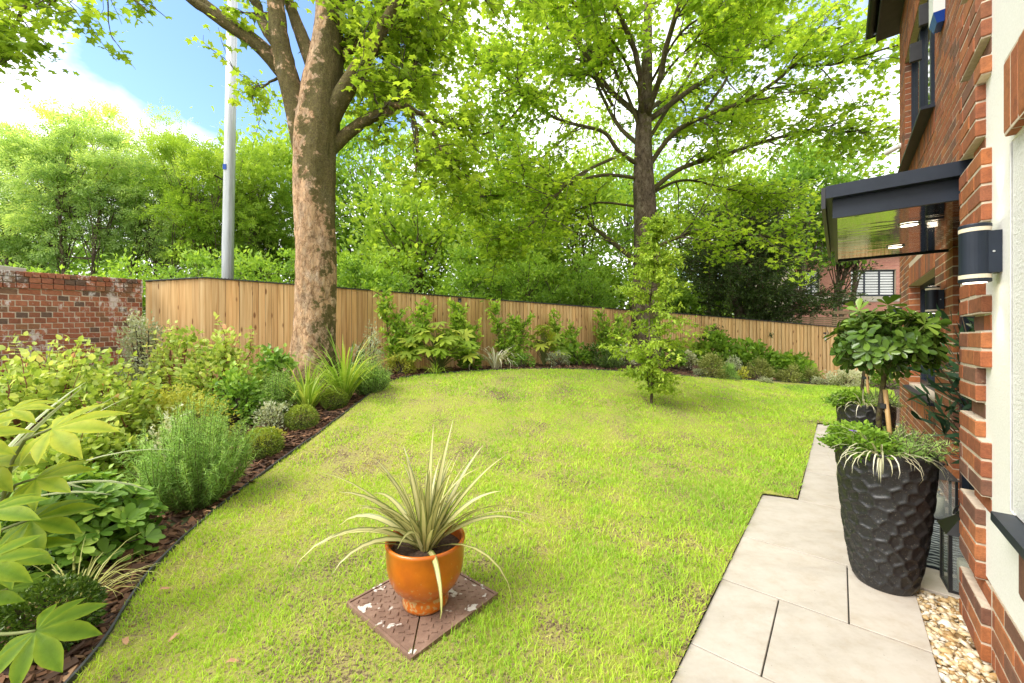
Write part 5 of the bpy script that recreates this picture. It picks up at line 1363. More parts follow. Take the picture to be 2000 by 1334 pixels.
def fatsia(name, label, base, w, h, n, ls, lm, group='shrubs in the planting beds'):
    base = np.array(base, float); root = thing(name, base, label, 'shrub', group); sb, lf = MB(), MB(); P, A, N = [], [], []
    for _ in range(n):
        a = RNG.uniform(0, 6.283); q = RNG.random() ** .6; e = np.array([math.cos(a) * w / 2 * q, math.sin(a) * w * .35 * q, h * (1 - .55 * q * q) * RNG.uniform(.45, 1.02)])
        sb.tube(spline(np.array([[0, 0, 0], e * [.4, .4, .7], e]), 5), np.linspace(.008, .004, 5), 4, cap=False); P.append(e); A.append([math.cos(a), math.sin(a) - .35, -.25 + RNG.normal(0, .2)]); N.append([math.cos(a) * .3, math.sin(a) * .3 - .25, .85])
    P, A, N = map(np.array, (P, A, N)); scatter(lf, PALM_S, P, A + RNG.normal(0, .2, A.shape), N + RNG.normal(0, .2, N.shape), ls * RNG.uniform(.7, 1.15, n), np.clip(.35 + .35 * P[:, 2] / h + RNG.normal(0, .16, n), 0, 1))
    sb.build('stems', M['green_stem'], root); tag(lf.build('foliage', lm, root, True), kind='stuff')
def laurel(label, base, w, h, ncan=4, group='cherry laurels trained against the fence'):
    base = np.array(base, float); root = thing('laurel_bush', base, label, 'shrub', group); sb, lf = MB(), MB(); P, A, T, S = [], [], [], []
    for k in range(ncan):
        hh = h * (1.0 if k == 0 else RNG.uniform(.55, .95)); x = (k / max(1, ncan - 1) - .5) * w * .8 + RNG.normal(0, .04)
        s = spline(np.array([[x * .3, 0, -.03], [x * .8, .08, hh * .45], [x + RNG.normal(0, .05), .12, hh]]), 12); sb.tube(s, np.linspace(.014, .004, 12), 5, cap=False)
        for _ in range(int(34 * hh)):
            g = RNG.uniform(1.5, 10.9); i = int(g); a = RNG.uniform(0, 6.283); ln = RNG.uniform(.14, .34)
            t = wander(s[i], unit(np.array([math.cos(a), math.sin(a) * .5 - .15, .75])), ln, 4, .1, .04); sb.tube(t, np.linspace(.005, .002, 5), 4, cap=False)
            m = 9; gg = np.linspace(.6, 3.99, m); ii = gg.astype(int); p = t[ii] + (t[ii + 1] - t[ii]) * (gg - ii)[:, None] if False else t[ii]
            P.append(p); A.append(unit(t[-1] - t[0])[None] * .75 + rdir(m)); T.append(np.clip(.12 + .5 * gg / 4 + .2 * (s[i][2] / h) + RNG.normal(0, .12, m), 0, 1)); S.append(.125 * RNG.uniform(.7, 1.15, m))
    P, A, T, S = map(np.concatenate, (P, A, T, S)); scatter(lf, OVAL, P, A, rdir(len(P), .7, .6), S, T)
    sb.build('stems', M['twig'], root); tag(lf.build('foliage', LM['laurel'], root), kind='stuff')

# --- left bed, from the back corner forwards
def bed(u, d): x = (u - 1000) / FPX * d; return on_ground(x, d, -.03)
dome('pittosporum_bush', 'silvery variegated bush in the corner of brick wall and fence', bed(285, 6.2), .8, .7, 1.35, LM['silver'], OVAL, .05, 3600, 60, stems=24, jit=.22)
dome('dogwood_bush', 'tall loose green shrub before the fence corner beside the silvery bush', bed(352, 5.9), .9, .7, 1.25, LM['dogwood'], BROAD, .08, 1100, 50, stem='red_stem', stems=30, jit=.24, shoots=18)
dome('dogwood_bush', 'yellow green dogwood with reddish tips left of the big trunk', bed(438, 5.4), 1.1, .9, 1.0, LM['dogwood'], BROAD, .075, 2300, 70, stem='red_stem', stems=30, shoots=26)
dome('viburnum_bush', 'dense green leafy shrub at the foot of the fence near the trunk', bed(462, 5.0), .62, .6, .62, LM['choisya'], BROAD, .06, 1500, 40)
dome('hydrangea_bush', 'pale green hydrangea tucked against the left of the big trunk', bed(536, 6.2), .62, .6, .82, LM['choisya'], BROAD, .10, 700, 34)
dome('spiraea_bush', 'golden yellow spiraea mound in the left bed', bed(352, 4.3), 1.0, .8, .62, LM['golden'], OVAL, .045, 5200, 60)
dome('spiraea_bush', 'smaller golden green mound beside the golden spiraea', bed(268, 4.3), .7, .7, .70, LM['golden'], OVAL, .05, 2200, 44)
for (u, d, w, h, lab) in ((215, 3.9, .95, .95, 'dogwood shrub with red stems before the brick wall, near the golden mound'), (120, 4.3, 1.1, 1.12, 'dogwood shrub directly before the stained brick wall'), (45, 3.7, 1.0, 1.05, 'dogwood shrub at the left edge below the brick wall'), (150, 3.2, .75, .58, 'low dogwood shrub in front of the taller dogwoods')):
    dome('dogwood_bush', lab, bed(u, d), w, w * .8, h, LM['dogwood'], BROAD, .068, int(2300 * w), 70, stem='red_stem', stems=40, group='dogwoods in the left bed', jit=.26, shoots=26)
dome('euonymus_bush', 'white leaved variegated shrub behind the large rosemary', bed(338, 3.35), .42, .4, .62, LM['white'], OVAL, .045, 900, 26)
upright('rosemary_bush', 'large upright rosemary near the lawn edge in the left bed', bed(382, 3.12), .84, .80, LM['rosemary'], 230, 190, .042, NEEDLE, stem='green_stem', spread=.5)
ball('clipped box ball at the lawn edge, nearest the large rosemary', gpt(520, 893) + [-.1, .1, -.03], .175)
ball('clipped box ball at the lawn edge, middle of three', gpt(597, 838) + [-.1, .1, -.03], .175)
ball('clipped box ball at the lawn edge, closest to the big trunk', gpt(660, 797) + [-.1, .1, -.03], .175)
dome('euonymus_bush', 'low yellow variegated plant between rosemary and box balls', bed(528, 4.15), .3, .3, .2, LM['golden'], OVAL, .05, 240, 16)
dome('euonymus_bush', 'small grey green variegated shrub behind the middle box ball', bed(535, 4.75), .42, .4, .32, LM['silver'], OVAL, .04, 900, 26)
upright('hebe_bush', 'bright green feathery shrub in front of the big trunk', bed(540, 5.35), .60, .62, LM['rosemary'], 80, 130, .045)
grass_clump('iris_clump', 'arching green iris clump directly in front of the big trunk', bed(600, 5.5), 120, .95, .011, LM['blade'], 1.6, (.9, 1.5))
grass_clump('iris_clump', 'taller sword leaved iris clump right of the trunk base', bed(672, 5.95), 110, 1.2, .013, LM['blade'], 1.3, (1.0, 1.5))
grass_clump('flax_plant', 'short dark broad bladed flax against the fence right of the trunk', bed(680, 6.9), 14, 1.0, .03, LM['deep'], .5, (1.1, 1.5))
dome('silver_bush', 'airy silver leaved shrub against the fence right of the big trunk', bed(722, 6.9), .62, .5, 1.0, LM['silver'], OVAL, .04, 1500, 46)
upright('rosemary_bush', 'rounded rosemary by the bend of the lawn edge right of the trunk', bed(722, 6.25), .72, .6, LM['rosemary'], 110, 130, .045)
ball('dark feathery dwarf conifer low at the left edge of the bed', on_ground(-2.02, 1.72, -.03), .16, 4200, 'deep', .022, 'dwarf_conifer', 'shrubs in the planting beds')
# --- back bed
laurel('tall double stemmed cherry laurel, first along the fence from the trunk', fence_u(790, .55), .95, 1.72, 5)
laurel('cherry laurel behind the big fatsia, second along the fence', fence_u(905, .5), .65, 1.5, 4)
laurel('cherry laurel with two upright leaders, third along the fence', fence_u(995, .5), .85, 1.55, 4)
laurel('slim cherry laurel standing clear of its neighbours, fourth along the fence', fence_u(1110, .5), .62, 1.35, 3)
laurel('cherry laurel left of the young tree, fifth along the fence', fence_u(1197, .6), .85, 1.4, 4)
fatsia('fatsia_plant', 'large hand leaved fatsia against the fence between two laurels', fence_u(858, .95), 1.5, 1.1, 95, .27, LM['fatsia'])
fatsia('fatsia_plant', 'smaller hand leaved fatsia between third and fourth laurels', fence_u(1062, .8), .95, 1.05, 50, .26, LM['fatsia'])
grass_clump('flax_plant', 'white striped arching flax at the edge of the back bed', fence_u(968, 1.2), 42, .95, .018, LM['whiteblade'], 2.6, (1.0, 1.5))
grass_clump('daylily_clump', 'low green daylily clump below the large fatsia', fence_u(850, 1.3), 40, .4, .012, LM['blade'], 1.8, (.8, 1.4))
for (u, off, w, h, lm, T, ls, n, lab) in (
    (782, .95, .55, .40, 'golden', OVAL, .06, 700, 'low yellow variegated shrub at the bend of the back bed'),
    (920, 1.0, .5, .38, 'hyd', BROAD, .09, 260, 'low green shrub between the fatsia and the white flax'),
    (1022, 1.0, .5, .35, 'choisya', OVAL, .07, 420, 'low green shrub just beyond the white striped flax'),
    (1090, 1.2, .55, .34, 'silver', OVAL, .05, 700, 'low greyish shrub below the slim laurel'),
    (1128, .9, .7, .45, 'hyd', BROAD, .09, 480, 'bushy green shrub right of the slim laurel'),
    (1165, 1.1, .7, .5, 'deep', OVAL, .08, 800, 'dark leafy shrub left of the low juniper'),
    (1222, 1.5, .55, .48, 'white', OVAL, .05, 1200, 'white variegated shrub left of the young tree stem'),
    (1305, 1.6, .9, .75, 'hyd', BROAD, .10, 700, 'green leafy shrub just behind the young tree stem'),
    (1345, 2.0, .48, .5, 'white', OVAL, .05, 1100, 'white variegated shrub right of the young tree stem')):
    dome('bed_shrub', lab, fence_u(u, off), w, w * .8, h, LM[lm], T, ls, n, 30)
upright('juniper_bush', 'low dark green juniper spilling at the back bed edge', fence_u(1190, 1.8), 1.0, .3, LM['deep'], 90, 90, .05, lean=.8, base_w=.5)
def rb(u, v): return gpt(u, v) + np.array([0, 0.12, -.03])
for (u, d, w, h, lab) in ((1395, 12.6, 1.6, 1.05, 'broad leaved hydrangea mound at the corner of the fence'), (1460, 12.45, 1.7, .95, 'broad leaved hydrangea mound left of centre before the lower fence'), (1540, 12.2, 1.6, .72, 'lower broad leaved mound sloping down before the fence latch')):
    dome('hydrangea_bush', lab, bed(u, d), w, 1.0, h, LM['hyd'], BROAD, .15, 1300, 60, group='hydrangeas along the lower fence')
for (u, v, w, h, lm, T, ls, n, lab) in (
    (1392, 738, .75, .62, 'hebe', OVAL, .05, 2000, 'olive toned hebe mound at the back edge of the lawn, leftmost of its row'),
    (1425, 742, .55, .42, 'rosemary', NEEDLE, .06, 3500, 'low bright green mound between the hebes'),
    (1455, 742, .35, .30, 'golden', BROAD, .08, 110, 'small yellow green leafy plant at the lawn edge between hebes'),
    (1487, 742, .72, .66, 'hebe', OVAL, .05, 2200, 'tall rounded olive hebe right of the yellow leafy plant'),
    (1545, 748, .70, .50, 'hebe', OVAL, .05, 1900, 'brownish olive hebe mound nearest the white bush'),
    (1437, 735, .5, .62, 'silver', OVAL, .05, 1000, 'greyish white shrub behind the bright green mound'),
    (1592, 748, .5, .45, 'hebe', OVAL, .045, 1100, 'small olive shrub just left of the large white bush'),
    (1605, 753, .34, .2, 'silver', OVAL, .035, 700, 'tiny grey green cushion plant before the white bush'),
    (1500, 750, .40, .18, 'silver', OVAL, .035, 700, 'low grey cushion plant between the olive hebes'),
    (1370, 735, .36, .2, 'silver', OVAL, .035, 700, 'low grey cushion plant at the left end of the hebe row'),
    (1660, 756, .95, .52, 'white', OVAL, .05, 4200, 'large white flowering bush at the right end of the back bed'),
    (1740, 757, .8, .5, 'hyd', OVAL, .07, 900, 'green shrub behind the potted trees at the end of the bed')):
    dome('bed_shrub', lab, rb(u, v), w, w * .8, h, LM[lm], T, ls, n, 34)

# young tree on the lawn
def young_tree():
    base = gpt(1272, 790); root = thing('young_hornbeam', base, 'slender young hornbeam with layered sprays planted in the lawn', 'tree')
    hgt = 3.2; s = spline(np.array([[0, 0, -.05], [.01, 0, .6], [-.03, 0, 1.5], [.05, 0, 2.3], [.12, 0, hgt]]), 26); tb, lf = MB(), MB(); V, F = tube(s, np.linspace(.026, .004, 26), 8); tb.add(V, F, .5, -.3)
    s2 = spline(np.array([[-.02, 0, .2], [-.06, .02, .5], [-.05, .02, .8]]), 6); V, F = tube(s2, np.linspace(.01, .004, 6), 5); tb.add(V, F, .5, -.3)
    P, A = [], []
    for k in range(125):
        z = .46 + (hgt - .50) * RNG.random() ** .9; i = min(int(z / hgt * 25), 24)
        wd = .78 * min(1, max(.12, (z - .25) / .8)) ** 1.2 * (1 - (z / hgt) ** 2.2) + .12
        a = RNG.uniform(0, 6.283); p = wander(s[i], unit(np.array([math.cos(a), math.sin(a), RNG.uniform(.05, .45)])), wd * RNG.uniform(.55, 1.1), 6, .12, -.03)
        V, F = tube(p, np.linspace(.006, .002, 7), 4, False); tb.add(V, F, .5, -.3)
        for j in range(1, 7):
            for _ in range(3):
                q = wander(p[j], unit((p[j] - p[j - 1]) * 4 + RNG.normal(0, .3, 3) * [1, 1, .25]), RNG.uniform(.06, .18), 2, .1, -.03); g = RNG.uniform(0, 1.99, 5); ii = g.astype(int)
                P.append(q[ii] + (q[ii + 1] - q[ii]) * (g - ii)[:, None]); A.append(np.repeat((q[-1] - q[0])[None] * 5, 5, 0) + RNG.normal(0, .6, (5, 3)))
    P, A = np.concatenate(P), np.concatenate(A); A[:, 2] -= .3; n = len(P)
    scatter(lf, OVAL, P, A, rdir(n, 1.6, .5), .068 * RNG.uniform(.6, 1.2, n), np.clip(.5 + .12 * vnoise(P[:, 2] * 3, P[:, 0] * 3, 2) + RNG.normal(0, .17, n), 0, 1))
    tb.build('trunk', M['grey_bark'], root, True); tag(lf.build('crown', LM['hornbeam'], root), kind='stuff')
    b = MB()
    for k in range(1): pass
young_tree()

# ------------------------------------------------------------------ near plants with single leaves
OBOVN = (OBOV[0] * [1, .78, 1], OBOV[1])
def single_leaf(root, name, T, mat, pos, A, N, s, tint, sub=0):
    tv, tf = T; A = unit(np.array(A, float)); N = np.array(N, float); N = unit(N - A * A.dot(N)); B = np.cross(N, A)
    V = np.array(pos) + s * (tv[:, 0:1] * A + tv[:, 1:2] * B + tv[:, 2:3] * N)
    tn = np.full(len(V), tint)
    if len(V) > 40: tn[0] = tint - .3; tn[2::3] = tint - .28          # paler blade, darker ribs
    return mk(name, V, tf, mat, root, True, np.clip(tn, 0, 1))
def palm_detail(nl, spread, notch, wid, droop, asym=0.0, seed=0):
    """finer palmate leaf for the ones close to the camera: ribs, scalloped margins"""
    r_ = np.random.default_rng(seed); V = [(0, 0, 0)]; F = []
    th = np.linspace(-spread, spread, nl); hs = (th[1] - th[0]) / 2; ST = 7; TN = []
    for a in th:
        r = (1 - .40 * (abs(a) / spread) ** 1.5) * r_.uniform(.92, 1.06); prev = (0, 0, 0)
        dr = droop * r_.uniform(.7, 1.3)
        for k in range(1, ST + 1):
            f = k / ST; rr = r * f; n = len(V)
            hw = min(rr * math.tan(hs) * .995, wid * r * (1.25 * math.sin(math.pi * min(1, f * .86 + .12)) ** .8)) if f < notch + .06 else wid * r * 1.15 * math.sin(math.pi * min(1, .30 + .70 * f)) ** .75
            hw *= 1 + (.07 if k % 2 else -.04) * (f > .4)
            if k == ST: hw = .004
            zc = -dr * f ** 2 - .02; ze = zc + .09 * hw / wid * (.6 if f < .9 else .2)
            ca, sa = math.cos(a), math.sin(a)
            V += [(rr * ca + hw * sa, rr * sa - hw * ca, ze), (rr * ca, rr * sa, zc), (rr * ca - hw * sa, rr * sa + hw * ca, ze)]
            if k == 1: F += [(0, n, n + 1), (0, n + 1, n + 2)]
            else:
                l, m, r2 = n - 3, n - 2, n - 1; F += [(l, n, n + 1), (l, n + 1, m), (m, n + 1, n + 2), (m, n + 2, r2)]
    return T_(V, F)
def fatsia_mat():
    m = LM['fatsia'].copy(); m.name = 'fatsia_near_leaf'; nt = m.node_tree
    return m
fs = thing('fatsia_plant', on_ground(-2.45, 1.62, -.03), 'big hand leaved fatsia reaching in from the left edge beside the camera', 'shrub', 'shrubs in the planting beds')
fb = np.array(fs.location)
NEARF = [  # hub pixel, depth, pointing, normal, size, tint
    ((100, 838), 1.75, (1.0, .35, .36), (-.45, -.62, .7), .36, .97), ((-40, 905), 1.7, (.9, -.1, -.05), (-.1, -.5, .8), .33, .9), ((20, 800), 1.9, (.7, .5, .25), (-.3, -.6, .7), .24, .95),
    ((70, 935), 1.72, (.95, .0, .10), (.0, -.5, .85), .28, .85), ((70, 1232), 1.42, (1.0, -.15, -.22), (.1, -.55, .85), .27, .62), ((10, 1080), 1.6, (1, .2, .12), (-.1, -.45, .85), .30, .66),
    ((60, 1015), 1.7, (1, .25, .05), (.0, -.5, .85), .30, .72), ((-30, 1000), 1.5, (.9, -.3, -.1), (.1, -.5, .85), .27, .7), ((-60, 1170), 1.5, (1, -.2, -.1), (.0, -.5, .9), .26, .6), ((-40, 1100), 1.35, (.9, .2, .0), (0, -.5, .85), .24, .68),
    ((-90, 860), 1.6, (.8, .2, .1), (-.2, -.6, .7), .30, .92), ((15, 1150), 1.75, (.9, .3, -.1), (0, -.4, .9), .22, .5)]
for i, ((u, v), d, A, N, s, t) in enumerate(NEARF):
    hub = at(u, v, d) - fb
    hub[2] = max(hub[2], .12)
    s *= .70; lf_ = single_leaf(fs, 'leaf', palm_detail(8, 2.25, (.5), .185, .26, seed=i), LM['fatsia_near'], hub, A, N, s, t)
    q = MB(); q.tube(spline(np.array([[0, 0, .05], hub * [.5, .5, .35] + [0, 0, .1], hub - unit(np.array(A)) * .12 - [0, 0, .05], hub]), 9), np.linspace(.009, .005, 9), 6); st_ = q.build('stalk', M['green_stem'], lf_, True)
q = MB(); q.tube([(0, 0, -.02), (.02, 0, .35)], [.03, .02], 7); q.build('stem', M['twig'], fs)

cd = thing('cordyline_plant', on_ground(-2.95, 2.05, -.03), 'striped sword leaved cordyline rising at the left edge of the picture', 'shrub', 'shrubs in the planting beds')
cb = np.array(cd.location)
M['cordyline'] = stripemat('cordyline_leaf', (0.30, 0.36, 0.14), (0.60, 0.60, 0.42), .62, .12)
for (az, el, ln, bend, w) in ((.30, .85, 1.05, .25, .034), (.15, .95, .98, .2, .03), (-.15, .62, .95, .75, .03), (.2, .55, .98, .95, .028), (.5, .65, 1.0, .8, .03), (-.4, .8, .8, .6, .03), (1.2, 1.1, .9, .4, .03), (2.2, .9, .9, .6, .03), (-1.5, .9, .8, .7, .03), (3.1, .9, .9, .6, .03), (.0, .45, .9, .55, .028), (.8, .9, .95, .4, .03), (-.8, 1.1, .9, .4, .03)):
    V, F, U = blade_strip(ln, w, az, el, bend, 9, .2); mk('leaf', V + [0, 0, .35], F, M['cordyline'], cd, True, np.full(len(V), RNG.random()), U)
q = MB(); q.tube([(0, 0, -.02), (0, 0, .4)], [.045, .03], 8); q.build('stem', M['twig'], cd)

# glossy low shrub in front of the rosemary: whorls of single leaves
ch = thing('choisya_bush', on_ground(-2.72, 2.42, -.03), 'low glossy green whorl leaved shrub in front of the large rosemary', 'shrub', 'shrubs in the planting beds')
cn = 0; sb = MB(); inner = MB(); Pi, Ai = [], []
for k in range(95):
    v = RNG.uniform(-1, 1, 2)
    while np.hypot(*v) > 1: v = RNG.uniform(-1, 1, 2)
    q = np.hypot(*v); e = np.array([v[0] * .50, v[1] * .34, .40 * math.sqrt(max(.04, 1 - q * q)) * RNG.uniform(.8, 1.1) + .05])
    sb.tube(spline(np.array([[v[0] * .1, v[1] * .1, 0], e * [.6, .6, .55], e]), 6), np.linspace(.007, .003, 6), 4, cap=False)
    up_ = unit(np.array([v[0] * .7, v[1] * .6, .8])); m = 7
    bright = np.clip(.68 + .3 * RNG.normal(), .1, 1)
    for j in range(m):
        a = 6.283 * j / m + RNG.uniform(-.25, .25); s1 = unit(np.cross(up_, [.3, .2, 1])); s2 = np.cross(up_, s1); A = unit(s1 * math.cos(a) + s2 * math.sin(a) + up_ * RNG.uniform(.15, .7))
        if cn < 298 and (e[1] < .12) and RNG.random() < .8:
            single_leaf(ch, 'leaf', OBOVN, LM['choisya'], e - up_ * .01, A, up_, .092 * RNG.uniform(.75, 1.2), float(np.clip(bright + RNG.normal(0, .1), 0, 1))); cn += 1
        else: Pi.append(e - up_ * .01); Ai.append(np.r_[A, up_])
    for j in range(14):
        Pi.append(e * [.9, .9, 1] - [0, 0, RNG.uniform(.04, .22)] + RNG.normal(0, .03, 3)); Ai.append(np.r_[rdir(1)[0], 0, -.2, 1])
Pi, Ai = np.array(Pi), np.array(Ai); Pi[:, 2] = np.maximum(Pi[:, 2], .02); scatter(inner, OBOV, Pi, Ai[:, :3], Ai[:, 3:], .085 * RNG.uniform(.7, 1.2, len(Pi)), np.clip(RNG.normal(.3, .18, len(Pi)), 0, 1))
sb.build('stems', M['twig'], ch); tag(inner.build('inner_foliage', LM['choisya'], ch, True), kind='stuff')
dome('groundcover_bush', 'leafy green ground cover between the glossy shrub and the dogwoods', on_ground(-3.35, 2.75, -.03), .95, .8, .34, LM['choisya'], OVAL4, .07, 1500, 40)
dome('groundcover_bush', 'dark leafy low shrub under the fatsia at the left edge', on_ground(-2.75, 1.95, -.03), .7, .6, .30, LM['deep'], OVAL, .07, 900, 30)
grass_clump('sedge_clump', 'straw coloured arching sedge below the fatsia in the left bed', on_ground(-2.2, 1.98, -.03), 80, .42, .0032, LM['straw'], 2.2, (.7, 1.4), seg=6)

# ------------------------------------------------------------------ inspection cover, orange pot and flax
mc_c = np.array([-0.44, 1.955]); mang = math.radians(90) - YAW
def rustmat():
    m, nt, bs, out = newmat('rusty_cover')
    n = noise(nt, 7, 7, 0.7); n2 = noise(nt, 70, 4, .6)
    r = ramp(nt, [(0.3, (0.13, 0.075, 0.052)), (0.5, (0.225, 0.135, 0.095)), (0.7, (0.32, 0.21, 0.155))]); nt.links.new(n.outputs['Fac'], r.inputs[0])
    n3 = noise(nt, 11, 3, .55); w_ = ramp(nt, [(0.635, (0, 0, 0)), (0.65, (1, 1, 1))]); nt.links.new(n3.outputs['Fac'], w_.inputs[0])
    c = mixc(nt, w_.outputs[0], r.outputs[0], (0.62, 0.58, 0.53)); nt.links.new(c, bs.inputs['Base Color']); bs.inputs['Roughness'].default_value = .8
    bump(nt, bs, n2.outputs['Fac'], .35, .005); return m
M['rust'] = rustmat()
mh = thing('inspection_cover', (mc_c[0], mc_c[1], .014), 'rusty square iron inspection cover set in the lawn under the orange pot', 'drain cover', rz=mang)
hs = .262
b = MB()
for s in (-1, 1):
    b.box((s * hs - .012 if s > 0 else -hs, -hs, -.03), (s * hs if s > 0 else -hs + .012, hs, .022)); b.box((-hs + .012, s * hs - .012 if s > 0 else -hs, -.03), (hs - .012, s * hs if s > 0 else -hs + .012, .0215))
b.build('frame', M['rust'], mh)
g_ = .0025; e_ = hs - .016
for sgn in (1, -1):
    V = np.array([(-e_ + g_ * 2 * (sgn < 0), -e_ + g_ * 2 * (sgn > 0), 0)] * 1) if False else None
    tri = [(-e_, -e_ + g_ * 2), (e_ - g_ * 2, e_), (-e_, e_)] if sgn > 0 else [(-e_ + g_ * 2, -e_), (e_, -e_), (e_, e_ - g_ * 2)]
    V = np.array([(x, y, z) for z in (-.02, .018) for x, y in tri]); b = MB(); b.add(V, [np.array([(3, 4, 5) if True else 0]), np.array([(0, 1, 4, 3), (1, 2, 5, 4), (2, 0, 3, 5)])]); pl = b.build('plate', M['rust'], mh)
    b = MB()
    for i in range(-6, 7):
        for j in range(-6, 7):
            x, y = i * .037 + (j % 2) * .0185, j * .037
            inside = (y - x > .03) if sgn > 0 else (x - y > .03)
            if not inside or max(abs(x), abs(y)) > e_ - .022: continue
            a = math.pi / 4 + (math.pi / 2 if (i + j) % 2 else 0)
            c, s = math.cos(a), math.sin(a); L_, w_ = .014, .0035
            Q = [(x + c * p - s * q, y + s * p + c * q) for p, q in ((-L_, -w_), (L_, -w_), (L_, w_), (-L_, w_))]
            V = np.array([(px, py, .0182) for px, py in Q] + [(x + (px - x) * .85, y + (py - y) * .8, .0225) for px, py in Q]); b.add(V, np.array([(4, 5, 6, 7), (0, 1, 5, 4), (1, 2, 6, 5), (2, 3, 7, 6), (3, 0, 4, 7)]))
    tag(b.build('tread_studs', M['rust'], pl), kind='stuff')

def glazemat():
    m, nt, bs, out = newmat('orange_glaze')
    n = noise(nt, 6, 5, .6); r = ramp(nt, [(0.3, (0.40, 0.085, 0.008)), (0.55, (0.56, 0.135, 0.008)), (0.75, (0.62, 0.17, 0.012))]); nt.links.new(n.outputs['Fac'], r.inputs[0])
    t = nt.nodes.new('ShaderNodeTexCoord'); vo = nt.nodes.new('ShaderNodeTexNoise'); vo.inputs['Scale'].default_value = 46; vo.inputs['Detail'].default_value = 5
    sp = nt.nodes.new('ShaderNodeSeparateXYZ'); nt.links.new(t.outputs['Object'], sp.inputs[0]); nt.links.new(t.outputs['Object'], vo.inputs['Vector'])
    mr = nt.nodes.new('ShaderNodeMapRange'); mr.inputs[1].default_value = .26; mr.inputs[2].default_value = .03; mr.inputs[3].default_value = -.14; mr.inputs[4].default_value = .07; nt.links.new(sp.outputs[2], mr.inputs[0])
    ad = nt.nodes.new('ShaderNodeMath'); ad.operation = 'ADD'; nt.links.new(vo.outputs['Fac'], ad.inputs[0]); nt.links.new(mr.outputs[0], ad.inputs[1])
    k = ramp(nt, [(0.575, (0, 0, 0)), (0.615, (1, 1, 1))]); nt.links.new(ad.outputs[0], k.inputs[0])
    c = mixc(nt, k.outputs[0], r.outputs[0], (0.52, 0.30, 0.12)); nt.links.new(c, bs.inputs['Base Color'])
    bs.inputs['Roughness'].default_value = .3; bs.inputs['Coat Weight'].default_value = .4; bs.inputs['Coat Roughness'].default_value = .12
    bump(nt, bs, n.outputs['Fac'], .15, .01); return m
M['orange_glaze'] = glazemat()
M['compost'] = simple('compost', (0.03, 0.018, 0.012), (0.12, 0.07, 0.045), 60, .95, bmp=.8)
pc = at(829, 1195, 1.90); pot_loc = (pc[0], 1.93, .0325)
pot = thing('orange_pot', pot_loc, 'glossy orange glazed round plant pot standing on the rusty cover', 'plant pot')
prof = [(0, 0), (.098, 0), (.108, .006), (.112, .02), (.108, .045), (.104, .062), (.128, .082), (.155, .11), (.174, .15), (.183, .195), (.186, .24), (.187, .295), (.192, .305), (.190, .316), (.182, .319), (.174, .313), (.172, .29), (.170, .26)]
b = MB(); b.lathe(prof, 56); b.build('body', M['orange_glaze'], pot, True)
b = MB(); b.lathe([(.0, .268), (.10, .266), (.171, .262)], 40); b.build('compost', M['compost'], pot, True)
fx = thing('flax_plant', (pot_loc[0], pot_loc[1], .0325 + .262), 'cream striped arching flax growing in the orange pot', 'plant')
M['flax_leaf'] = stripemat('flax_leaf', (0.60, 0.56, 0.25), (0.19, 0.22, 0.06), .62, .14, .2, .36)
SPEC = [(2.85, .62, .62, 1.55, .016), (3.3, .7, .55, 1.5, .015), (3.6, .8, .5, 1.2, .015), (3.0, .85, .66, .75, .017), (2.6, 1.0, .62, .55, .018), (2.2, 1.15, .58, .4, .016), (-.1, .75, .66, 1.1, .017), (.15, .65, .62, 1.2, .016), (-.3, .9, .52, .9, .016), (-.55, .55, .58, 2.2, .017), (-1.15, .55, .46, 2.5, .015), (-2.5, .6, .62, 1.9, .015), (-2.8, .7, .62, 1.7, .015), (.4, .95, .64, .45, .019), (.7, 1.1, .6, .35, .018), (1.2, 1.25, .6, .25, .016), (1.6, 1.35, .62, .25, .016), (2.4, .7, .6, 1.3, .015), (3.8, .7, .5, 1.5, .015)]
for _ in range(56): SPEC.append((RNG.uniform(0, 6.283), RNG.uniform(.85, 1.52), RNG.uniform(.32, .52), RNG.uniform(.15, 1.0), RNG.uniform(.010, .018)))
for i, (az, el, ln, bend, w) in enumerate(SPEC):
    V, F, U = blade_strip(ln * RNG.uniform(.88, 1.1), w * .95, az + RNG.normal(0, .05), el, bend, 9, .35, RNG.normal(0, .35))
    V = V + np.array([math.cos(az), math.sin(az), 0]) * RNG.uniform(.005, .045); V[:, 2] = np.maximum(V[:, 2], -.245)
    mk('leaf', V, F, M['flax_leaf'], fx, True, np.full(len(V), RNG.random()), U)

# ------------------------------------------------------------------ the two tall faceted planters
def hammered():
    m, nt, bs, out = newmat('black_hammered'); n = noise(nt, 9, 4, .6); n2 = noise(nt, 180, 2, .5)
    r = ramp(nt, [(0.3, (0.010, 0.010, 0.011)), (0.7, (0.020, 0.020, 0.021))]); nt.links.new(n.outputs['Fac'], r.inputs[0])
    k = ramp(nt, [(0.64, (0, 0, 0)), (0.70, (1, 1, 1))]); nt.links.new(n2.outputs['Fac'], k.inputs[0])
    kk = nt.nodes.new('ShaderNodeMath'); kk.operation = 'MULTIPLY'; kk.inputs[1].default_value = .55; nt.links.new(k.outputs[0], kk.inputs[0])
    nt.links.new(mixc(nt, kk.outputs[0], r.outputs[0], (.22, .19, .15)), bs.inputs['Base Color']); bs.inputs['Roughness'].default_value = .42; bs.inputs['Specular IOR Level'].default_value = .5; return m
M['hammered'] = hammered()
